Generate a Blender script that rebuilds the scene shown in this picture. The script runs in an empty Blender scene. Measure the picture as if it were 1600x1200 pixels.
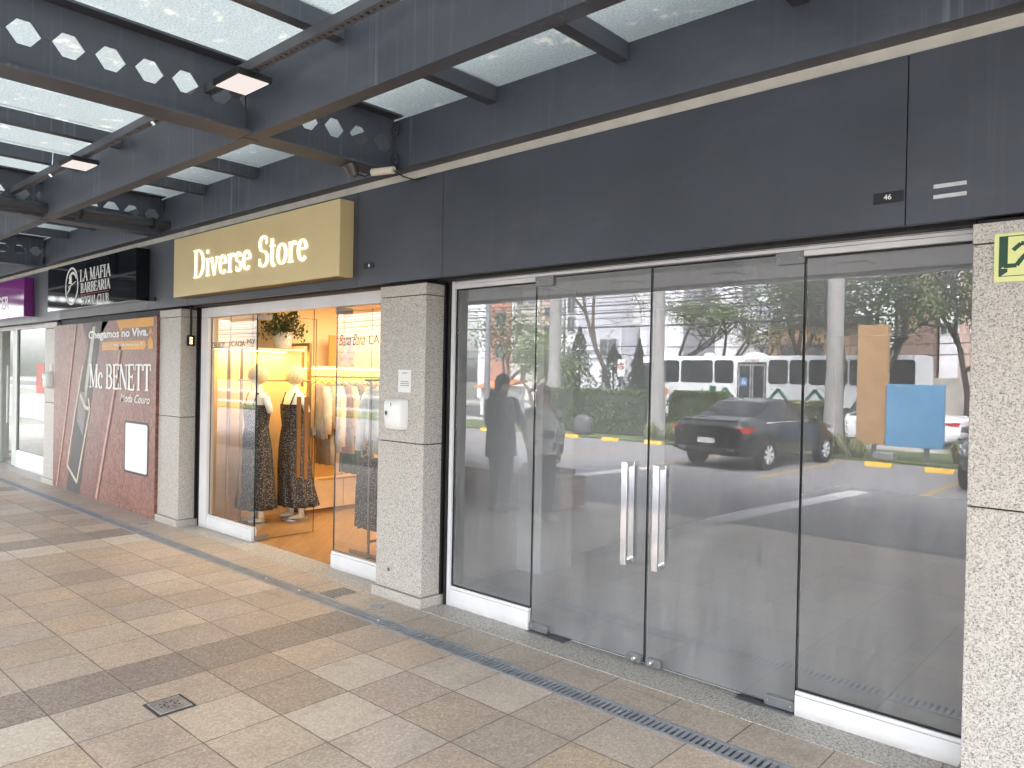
import bpy, bmesh, math, random
from mathutils import Vector, Matrix
R = math.radians
random.seed(7)
SC = bpy.context.scene
COL = SC.collection
PI = math.pi

# ------------------------------------------------------------------ node helpers
class NT:
    def __init__(s, name):
        s.m = bpy.data.materials.new(name); s.m.use_nodes = True
        s.t = s.m.node_tree; s.t.nodes.clear()
        s.out = s.n('ShaderNodeOutputMaterial')
    def n(s, typ, **kw):
        o = s.t.nodes.new(typ)
        for k, v in kw.items():
            setattr(o, k, v)
        return o
    def l(s, a, b):
        s.t.links.new(a, b)
    def val(s, sock, v):
        if hasattr(v, 'is_output') or isinstance(v, bpy.types.NodeSocket):
            s.l(v, sock)
        else:
            sock.default_value = v
    def math(s, op, a, b=None, c=None):
        o = s.n('ShaderNodeMath', operation=op)
        s.val(o.inputs[0], a)
        if b is not None: s.val(o.inputs[1], b)
        if c is not None: s.val(o.inputs[2], c)
        return o.outputs[0]
    def pos(s):
        return s.n('ShaderNodeNewGeometry').outputs['Position']
    def obj(s):
        return s.n('ShaderNodeTexCoord').outputs['Object']
    def noise(s, vec, scale, detail=3, rough=.55, dist=0):
        o = s.n('ShaderNodeTexNoise'); s.l(vec, o.inputs['Vector'])
        o.inputs['Scale'].default_value = scale; o.inputs['Detail'].default_value = detail
        o.inputs['Roughness'].default_value = rough; o.inputs['Distortion'].default_value = dist
        return o.outputs['Fac']
    def voro(s, vec, scale, feature='F1', out='Distance', rnd=1):
        o = s.n('ShaderNodeTexVoronoi', feature=feature); s.l(vec, o.inputs['Vector'])
        o.inputs['Scale'].default_value = scale; o.inputs['Randomness'].default_value = rnd
        return o.outputs[out]
    def ramp(s, fac, stops, interp='LINEAR'):
        o = s.n('ShaderNodeValToRGB'); s.l(fac, o.inputs['Fac'])
        cr = o.color_ramp; cr.interpolation = interp
        while len(cr.elements) > len(stops): cr.elements.remove(cr.elements[-1])
        while len(cr.elements) < len(stops): cr.elements.new(1)
        for e, (p, c) in zip(cr.elements, stops):
            e.position = p; e.color = c if len(c) == 4 else (*c, 1)
        return o.outputs['Color']
    def mix(s, fac, a, b, mode='MIX'):
        o = s.n('ShaderNodeMix', data_type='RGBA', blend_type=mode)
        s.val(o.inputs[0], fac)
        for i, v in ((6, a), (7, b)):
            if isinstance(v, (tuple, list)):
                o.inputs[i].default_value = v if len(v) == 4 else (*v, 1)
            else: s.l(v, o.inputs[i])
        return o.outputs[2]
    def sep(s, vec):
        o = s.n('ShaderNodeSeparateXYZ'); s.l(vec, o.inputs[0]); return o.outputs
    def comb(s, x, y, z):
        o = s.n('ShaderNodeCombineXYZ')
        for i, v in enumerate((x, y, z)): s.val(o.inputs[i], v)
        return o.outputs[0]
    def mapping(s, vec, sc=(1, 1, 1), loc=(0, 0, 0), rot=(0, 0, 0)):
        o = s.n('ShaderNodeMapping'); s.l(vec, o.inputs[0])
        o.inputs['Scale'].default_value = sc; o.inputs['Location'].default_value = loc; o.inputs['Rotation'].default_value = rot
        return o.outputs[0]
    def bump(s, h, strength=.3, dist=.01):
        o = s.n('ShaderNodeBump'); s.l(h, o.inputs['Height'])
        o.inputs['Strength'].default_value = strength; o.inputs['Distance'].default_value = dist
        return o.outputs['Normal']
    def pbr(s, col, rough=.5, metal=0, spec=None, normal=None, **kw):
        p = s.n('ShaderNodeBsdfPrincipled')
        if isinstance(col, (tuple, list)): p.inputs['Base Color'].default_value = (*col[:3], 1)
        else: s.l(col, p.inputs['Base Color'])
        s.val(p.inputs['Roughness'], rough); s.val(p.inputs['Metallic'], metal)
        if spec is not None: p.inputs['Specular IOR Level'].default_value = spec
        if normal is not None: s.l(normal, p.inputs['Normal'])
        for k, v in kw.items(): p.inputs[k.replace('_', ' ')].default_value = v
        s.l(p.outputs[0], s.out.inputs[0])
        return p

MC = {}
def M(name, col, rough=.5, metal=0, var=.12, vs=6, bump=0, bs=60, spec=None, **kw):
    """plain material with soft uneven wear"""
    if name in MC: return MC[name]
    t = NT(name); v = t.obj()
    n = t.noise(v, vs, 5, .6)
    lo = [c * (1 - var) for c in col]; hi = [min(1, c * (1 + var)) for c in col]
    c = t.ramp(n, [(.3, lo), (.7, hi)])
    nm = t.bump(t.noise(v, bs, 4), bump, .004) if bump else None
    rr = t.math('MULTIPLY_ADD', n, .16, rough - .08) if rough > .1 else rough
    t.pbr(c, rr, metal, spec, nm, **kw)
    MC[name] = t.m
    return t.m

def emit(name, col, strength):
    if name in MC: return MC[name]
    t = NT(name); e = t.n('ShaderNodeEmission'); e.inputs[0].default_value = (*col, 1); e.inputs[1].default_value = strength
    t.l(e.outputs[0], t.out.inputs[0]); MC[name] = t.m; return t.m

# ------------------------------------------------------------------ mesh builder
class G:
    def __init__(s):
        s.v = []; s.f = []; s.mi = []
    def add(s, vs, fs, mi=0):
        b = len(s.v); s.v += [tuple(p) for p in vs]
        for f in fs: s.f.append(tuple(i + b for i in f)); s.mi.append(mi)
        return s
    def box(s, x0, x1, y0, y1, z0, z1, mi=0):
        if x0 > x1: x0, x1 = x1, x0
        if y0 > y1: y0, y1 = y1, y0
        if z0 > z1: z0, z1 = z1, z0
        v = [(x0, y0, z0), (x1, y0, z0), (x1, y1, z0), (x0, y1, z0), (x0, y0, z1), (x1, y0, z1), (x1, y1, z1), (x0, y1, z1)]
        return s.add(v, [(0, 3, 2, 1), (4, 5, 6, 7), (0, 1, 5, 4), (1, 2, 6, 5), (2, 3, 7, 6), (3, 0, 4, 7)], mi)
    def quad(s, a, b, c, d, mi=0):
        return s.add([a, b, c, d], [(0, 1, 2, 3)], mi)
    def loft(s, rings, mi=0, cap=True, close=True):
        n = len(rings[0]); vs = [p for r in rings for p in r]; fs = []
        for i in range(len(rings) - 1):
            for j in range(n if close else n - 1):
                k = (j + 1) % n
                fs.append((i * n + j, i * n + k, (i + 1) * n + k, (i + 1) * n + j))
        if cap:
            fs.append(tuple(reversed(range(n)))); fs.append(tuple((len(rings) - 1) * n + j for j in range(n)))
        return s.add(vs, fs, mi)
    def tube(s, path, r, n=8, mi=0, cap=True):
        path = [Vector(p) for p in path]; rings = []
        rs = r if isinstance(r, (list, tuple)) else [r] * len(path)
        up = None
        for i, p in enumerate(path):
            d = (path[min(i + 1, len(path) - 1)] - path[max(i - 1, 0)])
            if d.length < 1e-9: d = Vector((0, 0, 1))
            d.normalize()
            if up is None:
                up = Vector((0, 0, 1)) if abs(d.z) < .9 else Vector((1, 0, 0))
            a = d.cross(up)
            if a.length < 1e-6: a = d.cross(Vector((0, 1, 0)))
            a.normalize(); b = d.cross(a).normalized(); up = -b if False else a.cross(d)
            rings.append([p + (a * math.cos(2 * PI * j / n) + b * math.sin(2 * PI * j / n)) * rs[i] for j in range(n)])
        return s.loft(rings, mi, cap)
    def lathe(s, prof, c=(0, 0, 0), n=24, axis='z', mi=0, sx=1, sy=1, cap=True):
        rings = []
        for r, h in prof:
            ring = []
            for j in range(n):
                a = 2 * PI * j / n; u, w = r * math.cos(a) * sx, r * math.sin(a) * sy
                if axis == 'z': p = (c[0] + u, c[1] + w, c[2] + h)
                elif axis == 'y': p = (c[0] + w, c[1] + h, c[2] + u)
                else: p = (c[0] + h, c[1] + u, c[2] + w)
                ring.append(p)
            rings.append(ring)
        return s.loft(rings, mi, cap)
    def prism(s, poly, d0, d1, plane='xz', mi=0):
        """extrude a 2D polygon; plane xz extrudes along y, yz along x, xy along z"""
        def P(u, w, d):
            return (u, d, w) if plane == 'xz' else ((d, u, w) if plane == 'yz' else (u, w, d))
        n = len(poly); v = [P(u, w, d0) for u, w in poly] + [P(u, w, d1) for u, w in poly]
        f = [tuple(range(n)), tuple(reversed(range(n, 2 * n)))] + [(i, i + n, (i + 1) % n + n, (i + 1) % n) for i in range(n)]
        return s.add(v, f, mi)
    def build(s, name, mats, parent=None, smooth=False, bevel=0, seg=2, fix=True, auto=None):
        me = bpy.data.meshes.new(name); me.from_pydata(s.v, [], s.f)
        if not isinstance(mats, (list, tuple)): mats = [mats]
        for m in mats: me.materials.append(m)
        me.polygons.foreach_set('material_index', s.mi)
        if fix:
            bm = bmesh.new(); bm.from_mesh(me); bmesh.ops.recalc_face_normals(bm, faces=bm.faces); bm.to_mesh(me); bm.free()
        if smooth:
            me.polygons.foreach_set('use_smooth', [True] * len(me.polygons))
            if auto: me.set_sharp_from_angle(angle=R(auto))
        o = bpy.data.objects.new(name, me); COL.objects.link(o)
        if bevel:
            b = o.modifiers.new('edge', 'BEVEL'); b.width = bevel; b.segments = seg; b.limit_method = 'ANGLE'; b.angle_limit = R(40)
        if parent is not None: adopt(o, parent)
        me.update()
        return o

def wpos(p):
    v = p.location.copy()
    return v
def wmat(p):
    m = Matrix.Translation(p.location) @ p.rotation_euler.to_matrix().to_4x4()
    if p.parent is not None: m = wmat(p.parent) @ p.matrix_parent_inverse @ m
    return m
def adopt(o, p):
    o.parent = p; o.matrix_parent_inverse = wmat(p).inverted()

def tag(o, label, cat, group=None, kind=None):
    o['label'] = label; o['category'] = cat
    if group: o['group'] = group
    if kind: o['kind'] = kind
    return o
def struct(o):
    o['kind'] = 'structure'; return o
def thing(name, label, cat, loc=(0, 0, 0), group=None):
    o = bpy.data.objects.new(name, None); o.empty_display_size = .2; o.location = loc; COL.objects.link(o)
    return tag(o, label, cat, group)
def dup(root, delta, label=None, rotz=0, drop=(), name=None):
    def rec(o, par):
        c = o.copy(); COL.objects.link(c); c.parent = par; c.matrix_parent_inverse = o.matrix_parent_inverse.copy()
        for ch in list(o.children):
            if ch.name.split('.')[0] not in drop: rec(ch, c)
        return c
    r = rec(root, None)
    r.location = root.location + Vector(delta); r.rotation_euler = (root.rotation_euler[0], root.rotation_euler[1], root.rotation_euler[2] + rotz)
    if label: r['label'] = label
    return r

def text(body, x0, x1, z0, z1, y, mat, name='lettering', parent=None, bold=0, shear=0, depth=.002, face='-y', spacing=1.0):
    """sans lettering fitted to a rectangle; face -y reads towards -y, +y reads towards +y, +x towards +x"""
    cu = bpy.data.curves.new(name, 'FONT'); cu.body = body; cu.offset = bold; cu.shear = shear; cu.extrude = .5; cu.space_character = spacing
    cu.resolution_u = 3
    o = bpy.data.objects.new(name, cu); COL.objects.link(o)
    dg = bpy.context.evaluated_depsgraph_get()
    me = bpy.data.meshes.new_from_object(o.evaluated_get(dg)); bpy.data.objects.remove(o); bpy.data.curves.remove(cu)
    xs = [v.co.x for v in me.vertices]; ys = [v.co.y for v in me.vertices]
    ax, bx, ay, by = min(xs), max(xs), min(ys), max(ys)
    for v in me.vertices:
        u = (v.co.x - ax) / (bx - ax); w = (v.co.y - ay) / (by - ay); d = v.co.z
        if face == '-y': v.co = (x0 + (x1 - x0) * u, y - depth * (d + .5), z0 + (z1 - z0) * w)
        elif face == '+y': v.co = (x1 - (x1 - x0) * u, y + depth * (d + .5), z0 + (z1 - z0) * w)
    nw = len(body.split())
    iv = sorted((min(me.vertices[i].co.x for i in p.vertices), max(me.vertices[i].co.x for i in p.vertices)) for p in me.polygons)
    gaps = []; hi = iv[0][1]
    for a, b in iv[1:]:
        if a > hi: gaps.append((a - hi, (a + hi) / 2))
        hi = max(hi, b)
    cuts = sorted(c for _, c in sorted(gaps)[::-1][:nw - 1]) + [1e9]; lo = -1e9; out = []
    for c in cuts:                                                   # one mesh per word
        keep = [p for p in me.polygons if lo < sum(me.vertices[i].co.x for i in p.vertices) / len(p.vertices) <= c]
        idx = {}; vs = []; fs = []
        for p in keep:
            f = []
            for i in p.vertices:
                if i not in idx: idx[i] = len(vs); vs.append(tuple(me.vertices[i].co))
                f.append(idx[i])
            fs.append(f)
        lo = c; m2 = bpy.data.meshes.new(name); m2.from_pydata(vs, [], fs); m2.materials.append(mat)
        o = bpy.data.objects.new(name, m2); COL.objects.link(o); out.append(o)
        if parent is not None: adopt(o, parent)
    bpy.data.meshes.remove(me)
    return out[0]

# ------------------------------------------------------------------ serif lettering drawn with a broad nib
def arc(cx, cy, rx, ry, a0, a1, n=14):
    return [(cx + rx * math.cos(R(a0 + (a1 - a0) * i / n)), cy + ry * math.sin(R(a0 + (a1 - a0) * i / n))) for i in range(n + 1)]
def glyph(ch):
    """-> advance, strokes [(points, mode)], serifs [(x, y, halfwidth)]"""
    S = {
     'A': (.82, [([(.08, 0), (.41, 1)], 't'), ([(.39, 1), (.74, 0)], 'k'), ([(.2, .34), (.62, .34)], 't')], [(.08, 0, .1), (.74, 0, .1)]),
     'B': (.7, [([(.14, 0), (.14, 1)], 'k'), ([(.14, .98), (.32, .98)] + arc(.34, .75, .2, .23, 90, -90) + [(.14, .52)], 'n'), ([(.14, .52), (.34, .52)] + arc(.36, .27, .24, .25, 90, -90) + [(.14, .02)], 'n')], [(.1, 0, .1), (.1, 1, .1)]),
     'C': (.76, [(arc(.42, .5, .34, .48, 48, 312, 22), 'n'), ([(.65, .72), (.65, .96)], 't'), ([(.65, .06), (.65, .26)], 't')], []),
     'D': (.82, [([(.15, 0), (.15, 1)], 'k'), ([(.15, .98), (.32, .98)] + arc(.34, .5, .36, .48, 90, -90, 18) + [(.15, .02)], 'n')], [(.12, 0, .11), (.12, 1, .11)]),
     'E': (.66, [([(.15, 0), (.15, 1)], 'k'), ([(.15, .98), (.56, .98)], 't'), ([(.15, .51), (.46, .51)], 't'), ([(.15, .02), (.6, .02)], 't'), ([(.57, .99), (.57, .78)], 't'), ([(.6, .01), (.6, .24)], 't'), ([(.46, .4), (.46, .62)], 't')], [(.12, 0, .11), (.12, 1, .11)]),
     'F': (.62, [([(.15, 0), (.15, 1)], 'k'), ([(.15, .98), (.55, .98)], 't'), ([(.15, .51), (.45, .51)], 't'), ([(.56, .99), (.56, .76)], 't'), ([(.45, .4), (.45, .62)], 't')], [(.15, 0, .14), (.12, 1, .11)]),
     'I': (.34, [([(.17, 0), (.17, 1)], 'k')], [(.17, 0, .14), (.17, 1, .14)]),
     'L': (.6, [([(.15, 0), (.15, 1)], 'k'), ([(.15, .02), (.55, .02)], 't'), ([(.55, .01), (.55, .26)], 't')], [(.12, 0, .11), (.15, 1, .14)]),
     'M': (.98, [([(.14, 0), (.14, 1)], 't'), ([(.14, 1), (.48, .04)], 'k'), ([(.48, .04), (.8, 1)], 't'), ([(.82, 0), (.82, 1)], 'k')], [(.14, 0, .11), (.82, 0, .14), (.1, 1, .09), (.86, 1, .09)]),
     'N': (.84, [([(.14, 0), (.14, 1)], 't'), ([(.13, 1), (.7, .02)], 'k'), ([(.7, 0), (.7, 1)], 't')], [(.14, 0, .11), (.1, 1, .1), (.7, 1, .11)]),
     'O': (.84, [(arc(.42, .5, .34, .49, 90, 450, 28), 'n')], []),
     'R': (.78, [([(.14, 0), (.14, 1)], 'k'), ([(.14, .98), (.34, .98)] + arc(.36, .74, .21, .24, 90, -90) + [(.14, .5)], 'n'), ([(.34, .5), (.68, .02)], 'k')], [(.14, 0, .13), (.11, 1, .11), (.7, 0, .09)]),
     'S': (.62, [(arc(.31, .74, .2, .245, 38, 250, 16) + arc(.31, .26, .23, .245, 70, -142, 16), 'n'), ([(.48, .72), (.48, .96)], 't'), ([(.1, .04), (.1, .28)], 't')], []),
     'T': (.74, [([(.37, 0), (.37, 1)], 'k'), ([(.06, .98), (.68, .98)], 't'), ([(.06, .99), (.05, .76)], 't'), ([(.68, .99), (.69, .76)], 't')], [(.37, 0, .14)]),
     'U': (.84, [([(.15, 1), (.15, .34)] + arc(.42, .34, .27, .33, 180, 270, 10), 'k'), (arc(.42, .34, .27, .33, 270, 360, 10) + [(.69, 1)], 't')], [(.15, 1, .13), (.69, 1, .11)]),
     'c': (.52, [(arc(.28, .32, .21, .31, 52, 318, 18), 'n'), ([(.42, .44), (.42, .56)], 'k')], []),
     'e': (.54, [([(.07, .36), (.46, .36)] + arc(.27, .32, .2, .31, 8, 318, 22), 'n')], []),
     'i': (.32, [([(.16, 0), (.16, .63)], 'k'), ([(.16, .8), (.16, .93)], 'k')], [(.16, 0, .12), (.12, .63, .08)]),
     'o': (.58, [(arc(.29, .32, .22, .31, 90, 450, 24), 'n')], []),
     'r': (.46, [([(.15, 0), (.15, .63)], 'k'), ([(.15, .42), (.22, .57), (.31, .62), (.4, .6)], 'n'), ([(.38, .52), (.4, .64)], 'k')], [(.16, 0, .13), (.11, .63, .08)]),
     's': (.44, [(arc(.22, .47, .13, .155, 40, 250, 12) + arc(.22, .16, .15, .155, 70, -142, 12), 'n'), ([(.34, .47), (.34, .61)], 't'), ([(.08, .02), (.08, .18)], 't')], []),
     't': (.38, [([(.16, .86), (.16, .14)] + arc(.25, .12, .09, .11, 180, 310, 8), 'k'), ([(.03, .62), (.33, .62)], 't')], []),
     'v': (.56, [([(.08, .63), (.29, 0)], 'k'), ([(.28, 0), (.47, .63)], 't')], [(.09, .63, .1), (.47, .63, .09)]),
     ' ': (.34, [], []),
    }
    return S[ch]
def serif_text(body, x0, x1, z0, z1, y, mat, name='lettering', parent=None, thick=.135, thin=.05, depth=.004, capscale=1.0, gap=.03, small=None):
    pen = 0; items = []; wd = 0
    for i, ch in enumerate(body):
        k = small.get(i, 1) if small else 1
        adv, st, se = glyph(ch); wd += ch == ' '; items.append((pen, k, st, se, wd)); pen += (adv + gap) * k
    gs = [G() for _ in range(wd + 1)]
    sx = (x1 - x0) / pen; sz = (z1 - z0); lay = 0
    for off, k, st, se, wi in items:
        g = gs[wi]
        def put(poly):
            nonlocal lay
            lay += 1
            d = y - depth - .00015 * (lay % 9)
            pl = [(x0 + (off + u * k) * sx, z0 + w * k * sz) for u, w in poly]
            g.prism(pl, d, y, 'xz')
        for pts, mode in st:
            n = len(pts); L = []; Rr = []
            for i, p in enumerate(pts):
                a = pts[max(i - 1, 0)]; b = pts[min(i + 1, n - 1)]
                dx, dy = b[0] - a[0], b[1] - a[1]; l = math.hypot(dx, dy) or 1; dx /= l; dy /= l
                w = thick if mode == 'k' else thin if mode == 't' else thin + (thick - thin) * abs(dy) ** 1.3
                L.append((p[0] - dy * w / 2, p[1] + dx * w / 2)); Rr.append((p[0] + dy * w / 2, p[1] - dx * w / 2))
            for i in range(n - 1): put([L[i], L[i + 1], Rr[i + 1], Rr[i]])
        for sx_, sy_, hw in se:
            yy = sy_ if sy_ > .3 else sy_
            put([(sx_ - hw, yy - (thin if sy_ > .3 else 0)), (sx_ + hw, yy - (thin if sy_ > .3 else 0)), (sx_ + hw, yy + (0 if sy_ > .3 else thin)), (sx_ - hw, yy + (0 if sy_ > .3 else thin))])
    return [g.build(name, mat, parent) for g in gs][0]

def rrect(x0, x1, z0, z1, r, n=4):
    p = []
    for cx, cz, a in ((x1 - r, z1 - r, 0), (x0 + r, z1 - r, 90), (x0 + r, z0 + r, 180), (x1 - r, z0 + r, 270)):
        p += [(cx + r * math.cos(R(a + 90 * i / n)), cz + r * math.sin(R(a + 90 * i / n))) for i in range(n + 1)]
    return p
def ellipse(cx, cz, rx, rz, n=28):
    return [(cx + rx * math.cos(2 * PI * i / n), cz + rz * math.sin(2 * PI * i / n)) for i in range(n)]
# ------------------------------------------------------------------ light levels
BOUT = 9; SKY = .15; SUN = .2; SUN_EL = 55; SUN_ROT = 25; EXPO = 4.0
# ------------------------------------------------------------------ materials of the place
def m_paver(back=False):
    t = NT('paver_back' if back else 'paver'); p = t.pos(); x, y, z = t.sep(p)
    if back:
        u = t.math('DIVIDE', t.math('SUBTRACT', x, -3.60), .4); v = t.math('MULTIPLY', y, 0.0)
    else:
        u = t.math('DIVIDE', t.math('SUBTRACT', x, -4.134), .4); v = t.math('DIVIDE', t.math('SUBTRACT', y, -1.046), .4)
    iu, iv = t.math('FLOOR', u), t.math('FLOOR', v)
    fu, fv = t.math('FRACT', u), t.math('FRACT', v)
    wn = t.n('ShaderNodeTexWhiteNoise', noise_dimensions='3D'); t.l(t.comb(iu, iv, 3.7), wn.inputs[0])
    r = wn.outputs['Value']; sp = t.sep(wn.outputs['Color'])
    if back:
        base = t.ramp(r, [(0, (.33, .285, .24)), (.5, (.37, .32, .275)), (1, (.41, .35, .3))])
    else:
        base = t.ramp(r, [(0, (.27, .21, .175)), (.12, (.43, .33, .235)), (.24, (.34, .275, .235)), (.38, (.50, .385, .295)), (.5, (.37, .29, .25)), (.62, (.52, .43, .335)), (.74, (.355, .30, .26)), (.86, (.56, .49, .42)), (.94, (.25, .20, .18)), (1, (.46, .37, .31))])
        # a dark course in line with each pillar, a paler course next to it
        k = t.math('MODULO', t.math('ADD', iu, 201), 10)
        dark = t.math('COMPARE', k, 0.0, .1)
        base = t.mix(dark, base, t.ramp(r, [(0, (.135, .11, .105)), (1, (.21, .175, .165))]))
        pale = t.math('MULTIPLY', t.math('COMPARE', k, 1.0, .1), t.math('GREATER_THAN', sp[1], .35))
        base = t.mix(t.math('MULTIPLY', pale, .8), base, (.56, .515, .445))
    speck = t.noise(p, 170, 3, .8)
    base = t.mix(t.math('MULTIPLY', speck, .62), base, t.ramp(t.voro(p, 105, out='Color'), [(0, (.09, .07, .055)), (.35, (.36, .28, .21)), (.75, (.64, .56, .45)), (1, (.95, .9, .8))]))
    stain = t.noise(p, 1.7, 5, .62, .6)
    base = t.mix(t.ramp(stain, [(.42, (0, 0, 0)), (.7, (.45, .45, .45))]), base, t.mix(.65, base, (.17, .14, .12)), 'MIX')
    stain2 = t.noise(t.mapping(p, loc=(5, 3, 0)), 5.5, 4, .6)
    base = t.mix(t.ramp(stain2, [(.56, (0, 0, 0)), (.74, (.38, .38, .38))]), base, (.22, .19, .165))
    gv = t.n('ShaderNodeTexVoronoi'); t.l(t.mapping(p, sc=(1, 1, 0)), gv.inputs['Vector']); gv.inputs['Scale'].default_value = 3.1
    gum = t.math('MULTIPLY', t.math('LESS_THAN', gv.outputs['Distance'], .045), t.math('GREATER_THAN', t.sep(gv.outputs['Color'])[0], .55))
    base = t.mix(t.math('MULTIPLY', gum, .55), base, (.12, .105, .095))
    wet = t.sep(t.ramp(t.noise(t.mapping(p, sc=(.6, 3, 1), loc=(2, 5, 0)), 1.4, 5, .7), [(.58, (0, 0, 0)), (.7, (.5, .5, .5))]))[0]
    nearw = t.math('MULTIPLY', wet, t.sep(t.ramp(t.math('MULTIPLY_ADD', y, 1.0, 1.3), [(.3, (0, 0, 0)), (.6, (1, 1, 1))]))[0])
    base = t.mix(nearw, base, (.16, .135, .115))
    # grout, slightly wandering in width
    gw = t.math('MULTIPLY_ADD', t.noise(p, 14, 2), .016, .003)
    eu = t.math('MINIMUM', fu, t.math('SUBTRACT', 1.0, fu))
    if back: e = eu
    else: e = t.math('MINIMUM', eu, t.math('MINIMUM', fv, t.math('SUBTRACT', 1.0, fv)))
    gm = t.math('SUBTRACT', 1.0, t.math('SMOOTHSTEP' if False else 'DIVIDE', e, t.math('MULTIPLY', gw, 1.0)))
    gm = t.math('MINIMUM', t.math('MAXIMUM', gm, 0.0), 1.0)
    gm = t.math('MULTIPLY', gm, 1.6); gm = t.math('MINIMUM', gm, .9)
    col = t.mix(gm, base, (.085, .068, .055))
    col = t.mix(.06, col, (1.0, .82, .66), 'OVERLAY')
    h = t.math('SUBTRACT', t.math('MULTIPLY', speck, .25), gm)
    t.pbr(col, t.math('MULTIPLY_ADD', stain, -.25, .62), 0, .5, t.bump(h, .35, .004))
    return t.m

def m_granite(name, base=(.55, .52, .48), dark=(.13, .112, .098), sc=135, th=.45, warm=.0, rough=.45):
    t = NT(name); p = t.obj()
    n1 = t.noise(p, sc, 2, .6); n2 = t.noise(t.mapping(p, loc=(3, 7, 1)), sc * .62, 3, .7)
    c = t.ramp(n2, [(.3, [b * .8 for b in base]), (.55, base), (.75, [min(1, b * 1.2) for b in base])])
    c = t.mix(t.ramp(n1, [(th - .1, (.95, .95, .95)), (th, (.0, .0, .0))]), c, dark)
    n3 = t.noise(t.mapping(p, loc=(9, 2, 4)), sc * .8, 1)
    c = t.mix(t.ramp(n3, [(.57, (0, 0, 0)), (.62, (.75, .75, .75))]), c, [b * .5 for b in base])
    st = t.noise(p, 1.1, 4, .6)
    c = t.mix(t.ramp(st, [(.45, (0, 0, 0)), (.8, (.45, .45, .45))]), c, t.mix(.5, c, (.5, .42, .33)))
    zz = t.sep(p)[2]
    grime = t.math('MULTIPLY', t.ramp(zz, [(.0, (.4, .4, .4)), (.12, (0, 0, 0))]), t.noise(p, 6, 4))
    c = t.mix(grime, c, (.3, .25, .2))
    t.pbr(c, rough, 0, .4, t.bump(n1, .08, .002))
    return t.m

def m_steel_paint(name, col, streak=.25, rough=.5, warm=(.09, .075, .065)):
    t = NT(name); p = t.pos()
    n = t.noise(p, 2.2, 5, .6)
    c = t.ramp(n, [(.3, [k * .86 for k in col]), (.7, [k * 1.14 for k in col])])
    s = t.noise(t.mapping(p, sc=(26, 26, .55)), 1.0, 3, .6)
    s2 = t.noise(t.mapping(p, sc=(1.1, 1.1, .4), loc=(4, 2, 1)), 1.0, 3, .6)
    f = t.math('MULTIPLY', t.sep(t.ramp(s, [(.56, (0, 0, 0)), (.72, (1, 1, 1))]))[0], t.sep(t.ramp(s2, [(.42, (0, 0, 0)), (.62, (1, 1, 1))]))[0])
    c = t.mix(t.math('MULTIPLY', f, streak), c, [min(1, k * 2.6 + .05) for k in col])
    # dusty warm undersides where rust and dirt collect on the steel
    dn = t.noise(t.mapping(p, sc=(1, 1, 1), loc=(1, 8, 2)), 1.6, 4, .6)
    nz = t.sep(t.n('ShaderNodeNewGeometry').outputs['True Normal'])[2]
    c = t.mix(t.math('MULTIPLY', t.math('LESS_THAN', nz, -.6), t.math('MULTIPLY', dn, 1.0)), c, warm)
    bk = t.noise(t.mapping(p, sc=(1.1, 1.1, 1.6)), 1.0, 2, .4)
    sm = t.noise(t.mapping(p, sc=(2, 2, 5), loc=(7, 1, 3)), 1.3, 5, .7)
    c = t.mix(t.ramp(sm, [(.56, (0, 0, 0)), (.75, (.35, .35, .35))]), c, [k * 1.5 + .01 for k in col])
    t.pbr(c, t.math('MULTIPLY_ADD', n, .25, rough - .12), 0, .5, t.bump(bk, .5, .03))
    return t.m

def m_glass(name, refl=.1, tint=(.8, .84, .83), f=1.0, dust_veil=0.0):
    t = NT(name); fr = t.n('ShaderNodeFresnel'); fr.inputs[0].default_value = 1.5
    a = t.math('MULTIPLY_ADD', fr.outputs[0], f, refl)
    tr = t.n('ShaderNodeBsdfTransparent'); tr.inputs[0].default_value = (*tint, 1)
    gl = t.n('ShaderNodeBsdfGlossy'); gl.inputs['Roughness'].default_value = 0; gl.inputs[0].default_value = (.97, .98, 1, 1)
    mx = t.n('ShaderNodeMixShader'); t.l(a, mx.inputs[0]); t.l(tr.outputs[0], mx.inputs[1]); t.l(gl.outputs[0], mx.inputs[2])
    last = mx.outputs[0]
    if dust_veil:  # dust film, strengthened so its pale veil stands in for a brighter interior
        p = t.pos(); n = t.noise(t.mapping(p, sc=(7, 7, 1.4)), 1.0, 5, .65); n2 = t.noise(p, 1.2, 3)
        d = t.math('MULTIPLY', t.math('MULTIPLY', n, n2), dust_veil)
        df = t.n('ShaderNodeBsdfDiffuse'); df.inputs[0].default_value = (.7, .7, .7, 1)
        m2 = t.n('ShaderNodeMixShader'); t.l(d, m2.inputs[0]); t.l(last, m2.inputs[1]); t.l(df.outputs[0], m2.inputs[2]); last = m2.outputs[0]
    t.l(last, t.out.inputs[0]); return t.m

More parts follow.
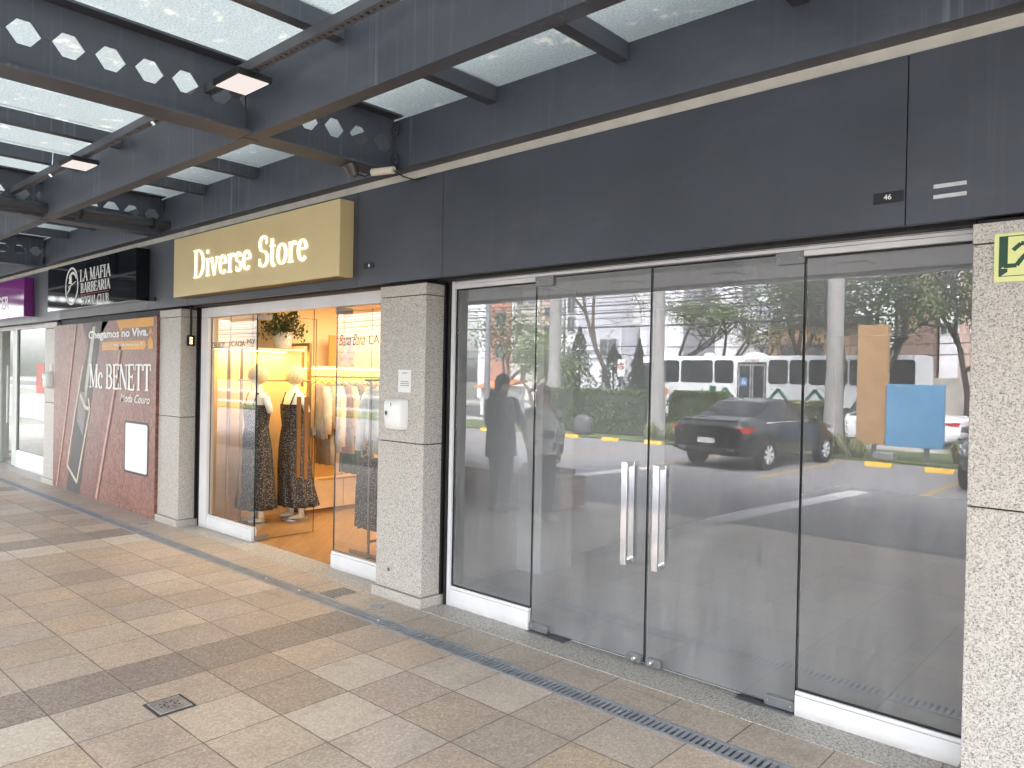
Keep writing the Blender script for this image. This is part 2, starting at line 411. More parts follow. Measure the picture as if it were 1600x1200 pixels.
def m_roofglass():
    t = NT('wired_roof_glass'); p = t.pos()
    n = t.noise(p, 70, 2, .7); n2 = t.noise(p, 2.5, 5, .65); n3 = t.noise(t.mapping(p, loc=(2, 9, 0)), 9, 3)
    c = t.ramp(n, [(.25, (.155, .172, .175)), (.75, (.30, .312, .312))])
    c = t.mix(t.ramp(n2, [(.5, (0, 0, 0)), (.75, (.5, .5, .5))]), c, (.22, .226, .21))
    c = t.mix(t.ramp(n3, [(.62, (0, 0, 0)), (.7, (.55, .55, .55))]), c, (.375, .36, .325))
    tl = t.n('ShaderNodeBsdfTranslucent'); t.l(c, tl.inputs[0])
    tr = t.n('ShaderNodeBsdfTransparent'); t.l(c, tr.inputs[0])
    gl = t.n('ShaderNodeBsdfGlossy'); gl.inputs['Roughness'].default_value = .15
    a = t.n('ShaderNodeMixShader'); a.inputs[0].default_value = .12; t.l(tl.outputs[0], a.inputs[1]); t.l(tr.outputs[0], a.inputs[2])
    b = t.n('ShaderNodeMixShader'); b.inputs[0].default_value = .05; t.l(a.outputs[0], b.inputs[1]); t.l(gl.outputs[0], b.inputs[2])
    t.l(b.outputs[0], t.out.inputs[0]); return t.m

PAVER, PAVERB = m_paver(), m_paver(True)
GRAN = m_granite('pillar_granite')
GRAN2 = m_granite('threshold_granite', (.52, .5, .46), (.12, .115, .105), 85, .47)
STEEL = m_steel_paint('canopy_paint', (.082, .094, .118), .5, .5, (.032, .025, .022))
CLAD = m_steel_paint('fascia_paint', (.056, .064, .084), .1, .42, (.05, .05, .052))
GLASS = m_glass('shopfront_glass', .105, (.98, .99, 1), 1.0, .46)
GLASSC = m_glass('clear_glass', .08, (.95, .97, .96), .8)
GLASSD = m_glass('door_glass_clear', .0, (.97, .98, .97), .35)
GEDGE = M('glass_edge', (.012, .02, .018), .2)
ROOFG = m_roofglass()
tw = NT('white_aluminium'); pw = tw.obj(); cw = tw.ramp(tw.noise(pw, 3, 4), [(.3, (.70, .70, .72)), (.7, (.78, .78, .80))])
zw = tw.sep(pw)[2]; gw_ = tw.math('MULTIPLY', tw.sep(tw.ramp(zw, [(0, (1, 1, 1)), (.05, (.25, .25, .25)), (.16, (0, 0, 0))]))[0], tw.noise(tw.mapping(pw, sc=(9, 9, 22)), 1.0, 5, .7))
cw = tw.mix(gw_, cw, (.30, .26, .22)); sc_ = tw.noise(tw.mapping(pw, sc=(3, 3, 60), rot=(0, .3, 0)), 1.0, 4, .7)
cw = tw.mix(tw.ramp(sc_, [(.66, (0, 0, 0)), (.72, (.35, .35, .35))]), cw, (.42, .4, .38)); tw.pbr(cw, .38, 0, .5); WALU = tw.m
BLACK = M('black_rubber', (.008, .008, .009), .6)
CHROME = M('chrome', (.86, .86, .87), .09, 1, .02)
GREYM = M('satin_fitting', (.22, .23, .24), .35, .6, .1)
CONC = M('pale_concrete', (.62, .60, .54), .85, 0, .12, 5, .3, 40)
PLASTER = M('white_plaster', (.9, .91, .92), .8, 0, .03, 2)
PLASTERB = M('shop_ceiling_paint', (.88, .89, .9), .8, 0, .02, 2)
WHITE = M('white_plastic', (.8, .8, .78), .35, 0, .03, 4)
GALV = M('galvanised_steel', (.30, .315, .34), .45, .35, .2, 9)
DARKM = M('dark_recess', (.012, .012, .013), .8)

# ------------------------------------------------------------------ setting: paving, threshold
XA, XB = -26.0, 6.0
g = G(); g.box(XA, XB, -4.65, -.682, -.16, 0); struct(g.build('pavement', PAVER))
g = G(); g.box(XA, XB, -.543, -.25, -.16, 0); struct(g.build('pavement', PAVERB))
g = G(); g.box(XA, XB, -.682, -.543, -.16, -.07); struct(g.build('drain_channel', DARKM))
g = G()
x = XA
while x < XB:
    g.box(x + .0015, x + .8985, -.249, .03, -.16, .003); x += .9
struct(g.build('threshold', GRAN2))
# lines under the drain's frame are metal, drawn by the grate itself
# grating sections laid end to end
def grate():
    t = thing('drain_grate', 'grey slotted steel drain grate section set in the paving', 'drain', (-8.9, -.6125, 0), 'grating sections of the long floor drain')
    g = G(); x0, x1 = -9.4, -8.4
    g.box(x0 + .001, x1 - .001, -.681, -.659, -.03, .004); g.box(x0 + .001, x1 - .001, -.566, -.544, -.03, .004)
    n = 30; p = 1.0 / n
    for i in range(n):
        xx = x0 + i * p; g.box(xx + .008, xx + p - .008, -.659, -.566, -.02, .003)
    g.build('grating', GALV, t)
    for xx in (x0 + .25, x0 + .75): g = G(); g.lathe([(.009, .0), (.009, .003), (.004, .0045)], (xx, -.6125, .003), 10); g.build('screw', CHROME, t)
    return t
gr0 = grate()
for k in range(-8, 10):
    if k == 0: continue
    dup(gr0, (k * 1.0, 0, 0), drop=() if k > 0 else ('screw',))
# small floor fittings
t = thing('floor_drain', 'square cast floor drain cover set into the pale paving tile', 'drain cover', (-3.826, -2.186, 0))
g = G(); g.box(-3.922, -3.73, -2.282, -2.092, .001, .005); g.build('frame', M('dark_drain_gap', (.05, .045, .04), .8), t)
g = G(); g.box(-3.908, -3.744, -2.268, -2.106, .003, .009); g.build('cover', M('drain_cover', (.3, .285, .27), .5, .5, .3, 20), t, bevel=.002)
g = G()
for i in range(8):
    a = i * PI / 4 + .2
    for r_ in (.026, .046):
        cx, cy = -3.826 + r_ * math.cos(a), -2.187 + r_ * math.sin(a); g.lathe([(.0055, 0), (.0055, .0012)], (cx, cy, .0085), 8)
g.build('holes', BLACK, t)
for i, (x_, lab) in enumerate(((-4.42, 'round metal floor valve cap beside the granite pillar at the empty shop'), (-8.62, 'round metal floor valve cap by the foot of the banner panel'))):
    t = thing('valve_cap', lab, 'floor cap', (x_, -.42, 0), 'round caps in the paving')
    g = G(); g.lathe([(.055, 0), (.055, .004), (.04, .005), (.04, .003), (.016, .003), (.013, .008), (0.001, .008)], (x_, -.42, 0), 20); g.build('cap', GALV, t, True, auto=40)
g = G()
for i in range(7): g.box(-5.0 + .0, -4.82, -.53 + i * .034, -.512 + i * .034, .001, .005)
tag(g.build('floor_grille', M('grille_grey', (.2, .2, .19), .6, .3)), 'small grey slotted floor grille left of the pillar with the soap dispenser', 'grille')

# ------------------------------------------------------------------ the building
bld = thing('shop_building', 'long shop building with dark grey fascia, pale concrete band and a row of shopfronts', 'building', (-8, 0, 0))
PX = [(-.70, -.165), (-4.70, -4.165), (-8.735, -8.2), (-12.79, -12.255), (-16.82, -16.29)]
joints = [-20.1, -17.08, -16.07, -13.05, -12.04, -9.015, -8.01, -4.985, -3.98, -.96, .05, 3.07, 6]
for a, b in zip(joints[:-1], joints[1:]):
    g = G(); g.box(a + .002, b - .002, -.24, -.205, 2.41, 3.163); g.build('fascia_panel', CLAD, bld, bevel=.003)
g = G(); g.box(XA, XB, -.204, .3, 2.425, 2.47); g.build('soffit', M('soffit_grey', (.05, .05, .052), .6), bld)
g = G(); g.box(XA, XB, -.228, .1, 3.165, 3.2215); g.build('concrete_band', CONC, bld)
g = G(); g.box(XA, XB, -.17, .1, 3.6, 4.5); g.build('upper_wall', M('upper_render', (.6, .58, .53), .85), bld)
g = G(); g.box(XA, XB, .06, 12, 3.0, 3.2); g.build('roof_slab', CONC, bld)
g = G(); g.box(XA, XB, .02, .1, 2.47, 3.1); g.build('lintel', CONC, bld)
# pillars
def pillar(x0, x1, label):
    t = thing('granite_pillar', label, 'pillar', ((x0 + x1) / 2, -.1, 0), 'granite pillars between the shopfronts')
    yf, yb = -.22, -.002
    g = G(); g.box(x0 + .012, x1 - .012, yf + .012, yb, .0, 2.4); g.build('core', DARKM, t)
    g = G(); g.box(x0 - .022, x1 + .022, yf - .024, yb + .001, .0, .072); g.build('plinth', GRAN, t, bevel=.003)
    for a, b in ((.076, 1.197), (1.203, 2.298)):
        g = G(); g.box(x0, x1, yf, yb + .002, a, b); g.build('shaft', GRAN, t, bevel=.004)
    g = G(); g.box(x0 - .002, x1 + .002, yf - .002, yb + .003, 2.303, 2.386); g.build('cap', GRAN, t, bevel=.003)
    return t
labs = ['speckled granite pillar carrying the green exit sign at the right', 'speckled granite pillar with soap dispenser between the lit boutique and the empty shop',
        'speckled granite pillar between the leather banner and the lit boutique', 'narrow looking granite pillar between the purple sign shop and the leather banner', 'granite pillar at the far left end of the row']
for (a, b), l in zip(PX, labs): pillar(a, b, l)

# party walls and interiors of the shops
def wallbox(name, *a, m=PLASTER): 
    g = G(); g.box(*a); return g.build(name, m, bld)
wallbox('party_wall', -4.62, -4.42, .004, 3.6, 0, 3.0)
DARKW = M('deep_shade_wall', (.16, .16, .165), .85, 0, .15, 2)  # darker wall colour paints in the dimness deep inside the shop
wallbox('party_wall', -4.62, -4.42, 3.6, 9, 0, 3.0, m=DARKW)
wallbox('wall_pier', -4.42, -4.15, 1.12, 1.55, 0, 3.0)
wallbox('party_wall', -.5, -.3, .004, 9, 0, 3.0)
wallbox('back_wall', -4.6, -.3, 9, 9.2, 0, 3.0, m=DARKW)
wallbox('shop_ceiling', -4.42, -.5, .1, 9, 2.5, 2.56, m=PLASTERB)
wallbox('party_wall', -8.45, -8.25, .004, 7, 0, 3.0)
wallbox('party_wall', -12.6, -12.4, .004, 6, 0, 3.0)
wallbox('party_wall', -16.8, -16.6, .004, 6, 0, 3.0)
def m_tiles(name, col, size, grout, rough=.3, ang=0):
    t = NT(name); p = t.mapping(t.pos(), rot=(0, 0, ang)); b = t.n('ShaderNodeTexBrick'); t.l(p, b.inputs[0])
    b.offset = 0; b.inputs['Scale'].default_value = 1; b.inputs['Brick Width'].default_value = size; b.inputs['Row Height'].default_value = size
    b.inputs['Mortar Size'].default_value = .003; b.inputs[1].default_value = (*col, 1); b.inputs[2].default_value = (*[c * .9 for c in col], 1); b.inputs[3].default_value = (*grout, 1)
    n = t.noise(p, 5, 4); t.pbr(t.mix(t.math('MULTIPLY', n, .25), b.outputs[0], [c * .6 for c in col]), rough, 0, .5)
    return t.m
g = G(); g.box(-4.42, -.5, .03, 9, -.1, .006); struct(g.build('shop_floor', m_tiles('grey_floor_tile', (.72, .74, .76), .6, (.5, .51, .52), .3)))

# ------------------------------------------------------------------ empty shop front, number 46
sf = thing('glass_shopfront', 'frameless glass shopfront of the empty shop with double doors and chrome pulls', 'shopfront', (-2.4, 0, 0))
g = G(); g.box(-4.062, -.70, -.03, .03, 2.383, 2.424); g.box(-4.062, -3.288, -.034, .034, 2.35, 2.381); g.box(-1.484, -.70, -.034, .034, 2.352, 2.381)
g.build('header', WALU, sf, bevel=.003)
g = G(); g.box(-4.062, -.70, -.031, .028, 2.40, 2.404); g.build('header_groove', GREYM, sf)
g = G(); g.box(-4.096, -4.064, -.03, .03, .004, 2.424); g.build('jamb', WALU, sf, bevel=.002)
def guide(x0, x1, par):
    g = G()
    g.box(x0, x0 + .016, -.045, .03, .004, 2.42); g.box(x1 - .016, x1, -.045, .03, .004, 2.42); g.box(x0 + .016, x1 - .016, .0, .03, .004, 2.42)
    g.build('shutter_guide', BLACK, par)
guide(-4.163, -4.098, sf)
g = G(); g.box(-4.16, -.71, -.12, -.04, 2.405, 2.424); g.build('shutter_slot', BLACK, sf)
def kick(x0, x1, par, h=.118):
    g = G(); g.box(x0, x1, -.03, .03, .004, h - .022); g.box(x0, x1 + .0, -.024, .024, h - .02, h); g.build('kick_panel', WALU, par, bevel=.003)
kick(-4.062, -3.292, sf, .15); kick(-1.482, -.702, sf, .13)
def pane(name, x0, x1, z0, z1, par, y0=-.005, m=GLASS, gask=True):
    """one sheet of glass with a thin dark edge all round"""
    g = G()
    g.quad((x0, y0, z0), (x1, y0, z0), (x1, y0, z1), (x0, y0, z1), 0)
    y1 = y0 + .01
    e = .0026
    for a in ((x0, x0 + e, z0, z1), (x1 - e, x1, z0, z1), (x0 + e, x1 - e, z0, z0 + e), (x0 + e, x1 - e, z1 - e, z1)):
        g.box(a[0], a[1], y0 - .0005, y1, a[2], a[3], 1)
    return g.build(name, [m, GEDGE], par, fix=False)
p_ = pane('fixed_pane', -4.058, -3.292, .156, 2.343, sf); 
g = G(); g.box(-4.06, -3.292, -.012, .012, 2.343, 2.35); g.box(-4.0635, -4.056, -.012, .012, .15, 2.35); g.box(-4.056, -3.292, -.012, .012, .1502, .157); g.build('gasket', BLACK, sf)
p_ = pane('fixed_pane', -1.480, -.702, .137, 2.345, sf)
for z_ in (2.345, .1302): g = G(); g.box(-1.482, -.702, -.012, .012, z_, z_ + .0068); g.build('gasket', BLACK, sf)
def patch(x0, x1, z0, z1, par, knob=None, name='patch_fitting', m=GREYM):
    g = G(); g.prism(rrect(x0, x1, z0, z1, .012, 3), -.02, .02); o = g.build(name, m, par, bevel=.002)
    g = G()
    for xx in (x0 + .02, x1 - .02):
        if knob: break
        g = G(); g.lathe([(.005, 0), (.005, -.002)], (xx, -.02, (z0 + z1) / 2), 8, 'y'); g.build('screw', CHROME, o)
    if knob: g.lathe([(.014, 0), (.014, -.012), (.01, -.016), (.001, -.016)], (knob, -.02, (z0 + z1) / 2), 14, 'y'); g.build('knob', CHROME, o, True, auto=40)
    return o
def dhandle(x, z0, z1, par, y=-.062, w=.04):
    g = G()
    for s in (1,):
        yy = y * s
        g.box(x, x + w, yy - .012 * s, yy + .006 * s, z0, z1)
        g.box(x + .004, x + w - .004, min(yy + .006 * s, -.004 * s), max(yy + .006 * s, -.004 * s), z0, z0 + .03)
        g.box(x + .004, x + w - .004, min(yy + .006 * s, -.004 * s), max(yy + .006 * s, -.004 * s), z1 - .03, z1)
    o = g.build('handle', CHROME, par, bevel=.0025)
    g = G(); g.box(x, x + w, .008, .022, z0 + .004, z1 - .004); g.build('inner_handle', CHROME, par, bevel=.002)
    return o
for i, (a, b, hx) in enumerate(((-3.287, -2.396, -2.535), (-2.388, -1.488, -2.318))):
    d = pane('door', a, b, .022, 2.372, sf)
    d['label'] = ('left' if i == 0 else 'right') + ' frameless glass door leaf with square chrome pull'
    dhandle(hx, .595, 1.212, d)
    if i == 0:
        patch(a - .002, a + .15, 2.318, 2.382, d); patch(a - .002, a + .155, .012, .062, d); patch(b - .115, b - .012, .014, .06, d, b - .06, 'floor_lock')
    else:
        patch(b - .15, b + .002, 2.318, 2.382, d); patch(b - .16, b + .002, .012, .062, d); patch(a + .012, a + .115, .014, .06, d, a + .045, 'floor_lock')
g = G(); g.box(-3.29, -2.97, -.055, .055, .003, .007); g.build('pivot_plate', GREYM, sf)
g = G(); g.box(-1.80, -1.486, -.055, .055, .003, .007); g.build('pivot_plate', GREYM, sf)

# number plate, twin bars, small plate
t = thing('number_plate', 'small black plate with white number 46 on the dark fascia', 'sign', (-1.03, -.24, 2.54))
g = G(); g.box(-1.092, -.966, -.247, -.2405, 2.518, 2.567); g.build('plate', M('plate_black', (.02, .021, .028), .25), t)
text('46', -1.048, -1.016, 2.532, 2.556, -.2472, WHITE, 'numerals', t, .012)
t = thing('number_plate', 'small black plate on the fascia right of the gold boutique sign', 'sign', (-4.82, -.24, 2.56))
g = G(); g.box(-4.885, -4.765, -.247, -.2405, 2.54, 2.583); g.build('plate', M('plate_black', (.02, .021, .028), .25), t)
g = G(); g.box(-4.828, -4.812, -.249, -.247, 2.555, 2.575); g.build('numeral', WHITE, t)
for z_, lab in ((2.553, 'upper of the two short polished bars on the fascia beside number 46'), (2.508, 'lower of the two short polished bars on the fascia beside number 46')):
    g = G(); g.box(-.849, -.724, -.2465, -.2405, z_, z_ + .017); tag(g.build('polished_bar', M('bright_strip', (.85, .85, .86), .18, .6, .2, 12), None, bevel=.001), lab, 'trim', 'twin polished bars')

# evacuation sign (photoluminescent, running figure on stairs)
t = thing('exit_sign', 'pale yellow and dark green emergency exit sign on the right granite pillar', 'sign', (-.4, -.222, 2.23))
YEL = M('lumi_yellow', (.72, .74, .32), .5, 0, .03); GRN = M('sign_green', (.012, .06, .035), .5, 0, .05)
g = G(); g.box(-.622, -.16, -.228, -.2215, 2.135, 2.333); g.build('panel', YEL, t)
g = G(); g.box(-.605, -.177, -.2288, -.2282, 2.157, 2.322); g.build('field', GRN, t)
g = G(); g.prism([(-.596, 2.16), (-.574, 2.175), (-.574, 2.188), (-.598, 2.19), (-.574, 2.207), (-.574, 2.318), (-.3, 2.318), (-.3, 2.16)], -.2294, -.229); g.build('stair_field', YEL, t)
g = G()
for pts, w in (([(-.556, 2.262), (-.530, 2.287), (-.47, 2.287)], .016), ([(-.47, 2.29), (-.5, 2.255), (-.527, 2.225), (-.543, 2.2), (-.588, 2.199)], .017), ([(-.5, 2.25), (-.46, 2.215), (-.47, 2.17)], .018), ([(-.47, 2.288), (-.42, 2.25), (-.4, 2.262)], .014)):
    for a, b in zip(pts[:-1], pts[1:]):
        dx, dz = b[0] - a[0], b[1] - a[1]; l = math.hypot(dx, dz); nx, nz = -dz / l * w / 2, dx / l * w / 2
        g.prism([(a[0] + nx, a[1] + nz), (b[0] + nx, b[1] + nz), (b[0] - nx, b[1] - nz), (a[0] - nx, a[1] - nz)], -.2302, -.2296)
g.prism(ellipse(-.452, 2.306, .014, .012, 12), -.2302, -.2296)
g.build('running_figure', GRN, t)

# soap dispenser, notice, call box
t = thing('soap_dispenser', 'white wall mounted soap dispenser on the granite pillar', 'dispenser', (-4.446, -.22, 1.41))
g = G(); rings = []
for z_, d, w in ((1.298, .075, .094), (1.31, .088, .1), (1.36, .092, .102), (1.45, .098, .103), (1.5, .096, .103), (1.52, .08, .098), (1.528, .05, .085)):
    rings.append([(-4.446 + w * math.sin(a), -.222 - d * max(0, math.cos(a)) ** .35, z_) for a in [(-90 + 180 * i / 12) * PI / 180 for i in range(13)]])
g.loft(rings); g.build('case', WHITE, t, True, auto=45)
g = G(); g.prism([(-4.482, 1.398), (-4.497, 1.42), (-4.49, 1.438), (-4.474, 1.438), (-4.467, 1.42)], -.321, -.3195); g.box(-4.428, -4.422, -.3225, -.321, 1.475, 1.5); g.build('level_window', M('window_dark', (.05, .05, .05), .2), t)
t = thing('notice', 'small white printed notice stuck on the granite pillar above the dispenser', 'notice', (-4.388, -.222, 1.66))
g = G(); g.box(-4.463, -4.313, -.2245, -.2222, 1.578, 1.748); g.build('sheet', M('paper', (.8, .8, .79), .7, 0, .02), t)
g = G()
for z_, w in ((1.72, .03), (1.655, .045), (1.64, .05), (1.625, .05)): g.box(-4.388 - w, -4.388 + w, -.2254, -.2246, z_, z_ + .006)
g.build('print', M('print_grey', (.3, .3, .3), .7), t)
g = G(); g.box(-4.553, -4.528, -.2235, -.2205, .205, .23); tag(g.build('outlet_plate', M('outlet', (.1, .1, .1), .6)), 'tiny dark square plate low on the granite pillar', 'plate')
t = thing('alarm_box', 'small black box with three orange lights hung on a cable by the boutique', 'control box', (-8.197, -.115, 2.04))
g = G(); g.box(-8.198, -8.165, -.155, -.075, 1.985, 2.1); g.build('case', BLACK, t, bevel=.004)
g = G()
for z_ in (2.005, 2.033, 2.061): g.box(-8.166, -8.162, -.135, -.105, z_, z_ + .018)
g.build('indicator', emit('amber_led', (1, .35, .15), .4), t)
g = G(); g.tube([(-8.185, -.115, 2.1), (-8.186, -.112, 2.25), (-8.185, -.118, 2.42)], .012, 8); g.build('cable', BLACK, t)
# ------------------------------------------------------------------ shop signs
GOLD = M('champagne_metal', (.66, .53, .28), .42, .05, .05, 1.5)
t = thing('shop_sign', 'gold box sign with lit serif letters reading Diverse Store', 'sign', (-6.53, -.3, 2.79))
g = G(); g.box(-8.04, -5.037, -.375, -.241, 2.484, 3.098); g.build('sign_box', GOLD, t, bevel=.004)
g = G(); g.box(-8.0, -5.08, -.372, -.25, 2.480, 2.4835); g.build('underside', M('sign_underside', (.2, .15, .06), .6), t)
LIT = emit("lit_letter", (1, .90, .62), .12)
serif_text('Diverse Store', -7.56, -5.47, 2.652, 2.93, -.376, LIT, 'lit_lettering', t, .12, .045, .012, gap=.035)

GLOSSBLK = M('gloss_black', (.006, .007, .01), .06, 0, .1, 2, spec=.6)
t = thing('shop_sign', 'glossy black barber sign with white ring emblem and white capitals', 'sign', (-10.55, -.3, 2.8))
g = G(); g.box(-12.1, -8.99, -.39, -.241, 2.51, 3.112); g.build('sign_box', GLOSSBLK, t, bevel=.003)
SWHITE = M('sign_white', (.85, .85, .84), .5, 0, .02)
g = G(); cx, cz = -11.115, 2.808
o_, i_ = ellipse(cx, cz, .243, .252, 40), ellipse(cx, cz, .218, .227, 40)
for k in range(40):
    j = (k + 1) % 40; g.prism([o_[k], o_[j], i_[j], i_[k]], -.394, -.3905)
def crescent(pts_out, pts_in): 
    for a, b, c, d in zip(pts_out[:-1], pts_out[1:], pts_in[1:], pts_in[:-1]): g.prism([a, b, c, d], -.394, -.3905)
crescent(arc(cx + .03, cz + .06, .16, .13, 155, 20, 12), arc(cx + .03, cz + .05, .135, .105, 155, 20, 12))      # hat crown
g.prism([(cx - .12, cz + .04), (cx - .06, cz + .15), (cx - .01, cz + .16), (cx - .0, cz + .03)], -.394, -.3905)
crescent([(cx - .13, cz + .0), (cx, cz + .025), (cx + .15, cz + .06)], [(cx - .13, cz - .012), (cx, cz + .012), (cx + .15, cz + .052)])
g.prism([(cx - .19, cz - .1), (cx - .1, cz - .02), (cx - .03, cz + .0), (cx - .09, cz - .06)], -.394, -.3905)     # face shadow shape
g.prism([(cx - .04, cz - .15), (cx + .0, cz - .165), (cx + .03, cz - .15), (cx, cz - .14)], -.394, -.3905)
g.build('emblem', SWHITE, t)
serif_text('LA MAFIA', -10.80, -9.75, 2.845, 3.0, -.3905, SWHITE, 'lettering', t, .15, .05)
serif_text('BARBEARIA', -10.77, -9.76, 2.695, 2.82, -.3905, SWHITE, 'lettering', t, .15, .05)
g = G(); g.box(-10.77, -9.80, -.3925, -.3905, 2.668, 2.675); g.build('red_rule', M('rule_red', (.5, .03, .03), .5), t)
serif_text('SOCIAL CLUB', -10.74, -9.80, 2.54, 2.645, -.3905, SWHITE, 'lettering', t, .12, .04)
g = G(); g.box(-8.93, -8.80, -.262, -.2405, 2.50, 2.545); tag(g.build('junction_box', BLACK), 'small black junction box on the fascia right of the black barber sign', 'junction box')

PURP = M('purple_acrylic', (.25, .035, .26), .12, 0, .05, 1, spec=.6)
t = thing('shop_sign', 'purple box sign with white letters at the left edge of the photo', 'sign', (-14.9, -.3, 2.8))
g = G(); g.box(-16.3, -13.286, -.372, -.241, 2.50, 3.095); g.build('sign_box', PURP, t, bevel=.003)
text('CER', -14.72, -14.08, 2.64, 2.86, -.3725, SWHITE, 'lettering', t, .02)
g = G(); g.box(-13.92, -13.32, -.3745, -.3725, 2.515, 2.665); g.build('pale_corner', M('lilac', (.62, .5, .66), .2), t)

# ------------------------------------------------------------------ leather printed banner panel
def m_leather(name, a, b, sc, bump, detail=3):
    tt = NT(name); p = tt.obj(); pm = tt.mapping(p, sc=(1, 1, .75))
    n = tt.noise(pm, sc, detail, .62, 1.2); w = tt.voro(pm, sc * 2.2, 'DISTANCE_TO_EDGE'); n2 = tt.noise(p, 1.3, 3)
    c = tt.ramp(n, [(.3, a), (.5, [(i + j) / 2 for i, j in zip(a, b)]), (.66, b)])
    c = tt.mix(tt.ramp(w, [(.0, (.85, .85, .85)), (.13, (0, 0, 0))]), c, [k * .4 for k in a])
    c = tt.mix(tt.math('MULTIPLY', n2, .35), c, (.42, .26, .22))
    tt.pbr(c, .42, 0, .4)
    return tt.m
LEA = m_leather('printed_leather', (.15, .048, .03), (.32, .12, .075), 7, .3)
LEA2 = m_leather('printed_leather_coarse', (.11, .042, .034), (.31, .135, .105), 16, .3)
t = thing('banner_panel', 'tall reddish brown leather print hoarding closing a shop between two pillars', 'banner', (-10.5, -.24, 0))
g = G(); g.box(-12.245, -8.745, -.25, -.20, .012, 2.325); g.build('panel', [LEA], t)
def flat(name, polys, mat, lay, par=t):
    y = -.25 - .0006 * lay; groups = polys if polys and isinstance(polys[0][0][0], (tuple, list)) else [polys]
    for gp in groups:
        g = G()
        for p in gp: g.prism(p, y - .0004, y, 'xz')
        g.build(name, mat, par)
flat('coarse_leather_band', [[(-10.41, 2.32), (-10.02, 2.32), (-10.6, .02), (-11.12, .02)]], LEA2, 1)
DKST = M('printed_zip_tape', (.055, .05, .048), .5, 0, .35, 5)
flat('zip_tape', [[(-10.77, 2.32), (-10.41, 2.32), (-10.86, 1.0), (-11.14, .02), (-11.67, .02), (-11.36, 1.0)]], DKST, 2)
flat('zip_teeth', [[(-11.2, 1.4), (-10.9, 1.4), (-11.05, .8), (-11.28, 1.0)]], M('printed_zip_grey', (.2, .185, .18), .5, 0, .3, 30), 3)
flat('zip_shine', [[(-10.75, 2.26), (-10.64, 2.27), (-10.78, 1.75), (-10.95, 1.3), (-11.0, 1.45)]], M('printed_shine', (.38, .36, .28), .4, 0, .3, 8), 4)
def line(pts, w):
    out = []
    for a, b in zip(pts[:-1], pts[1:]):
        dx, dz = b[0] - a[0], b[1] - a[1]; l = math.hypot(dx, dz); nx, nz = -dz / l * w / 2, dx / l * w / 2
        out.append([(a[0] + nx, a[1] + nz), (b[0] + nx, b[1] + nz), (b[0] - nx, b[1] - nz), (a[0] - nx, a[1] - nz)])
    return out
flat('zip_pull', line([(-11.08, 1.76), (-11.19, 1.5), (-11.34, 1.15), (-11.64, .36), (-11.25, .16), (-10.80, 1.17), (-10.86, 1.32)], .045) + line([(-11.16, 1.36), (-10.98, 1.2), (-10.84, 1.18)], .05), M('printed_gold', (.5, .44, .33), .4, 0, .3, 12), 5)
flat('seam', line([(-9.80, 2.0), (-9.92, 1.6), (-10.14, 1.04), (-10.54, .02)], .06) , M('printed_seam', (.5, .3, .25), .5, 0, .3, 9), 3)
flat('seam', line([(-11.38, 2.32), (-11.55, 1.7), (-11.72, 1.1), (-12.08, .02)], .045), M('printed_seam', (.5, .3, .25), .5), 1)
flat('seam_shadow', [line([(-9.74, 2.0), (-9.86, 1.6), (-10.08, 1.04), (-10.48, .02)], .04), line([(-11.33, 2.32), (-11.5, 1.7), (-11.67, 1.1), (-12.03, .02)], .035)], M('printed_seam_dark', (.13, .055, .04), .6), 2)
flat('dark_patch', [[(-11.15, 2.325), (-10.2, 2.325), (-10.5, 2.1), (-10.9, 2.02)]], M('printed_patch', (.12, .085, .085), .5, 0, .3, 4), 1)
ORG = M('printed_orange', (.72, .34, .05), .5, 0, .12, 2)
flat('orange_block', [[q] for q in [[(-9.93, 2.318), (-8.83, 2.318), (-8.83, 2.215), (-9.72, 2.215), (-9.79, 2.17)], [(-10.4, 2.055), (-9.08, 2.055), (-9.02, 2.005), (-9.08, 1.952), (-10.4, 1.952)],
     [(-8.98, 2.05), (-8.915, 2.11), (-8.84, 2.05), (-8.84, 1.955), (-8.98, 1.955)], [(-8.95, 2.13), (-8.9, 2.2), (-8.84, 2.13)]]], ORG, 3)
text('Chegamos no Viva.', -10.88, -8.97, 2.075, 2.21, -.2528, SWHITE, 'lettering', t, .03)
text('Venha nos visitar, pátio interno - Loja 37', -10.36, -9.12, 1.985, 2.035, -.2528, SWHITE, 'lettering', t, .012)
serif_text('Mc BENETT', -10.83, -8.87, 1.465, 1.775, -.2528, SWHITE, 'lettering', t, .17, .07, .002, gap=0)
text('Moda Couro', -9.77, -8.9, 1.315, 1.415, -.2528, SWHITE, 'lettering', t, .006, .35)
flat('card_border', [rrect(-9.62, -8.925, .47, 1.095, .04)], M('card_black', (.02, .015, .015), .5), 5)
flat('blank_card', [rrect(-9.595, -8.95, .495, 1.07, .03)], M('card_white', (.78, .8, .84), .5, 0, .02), 7)
g = G(); g.box(-12.24, -8.75, -.18, -.1, 2.33, 2.408); g.box(-12.24, -8.75, -.05, .0, .01, 2.4); tag(g.build('backing', BLACK), 'black box filling the dark gap behind the leather print hoarding', 'backing')  # black box added where only a dark gap shows

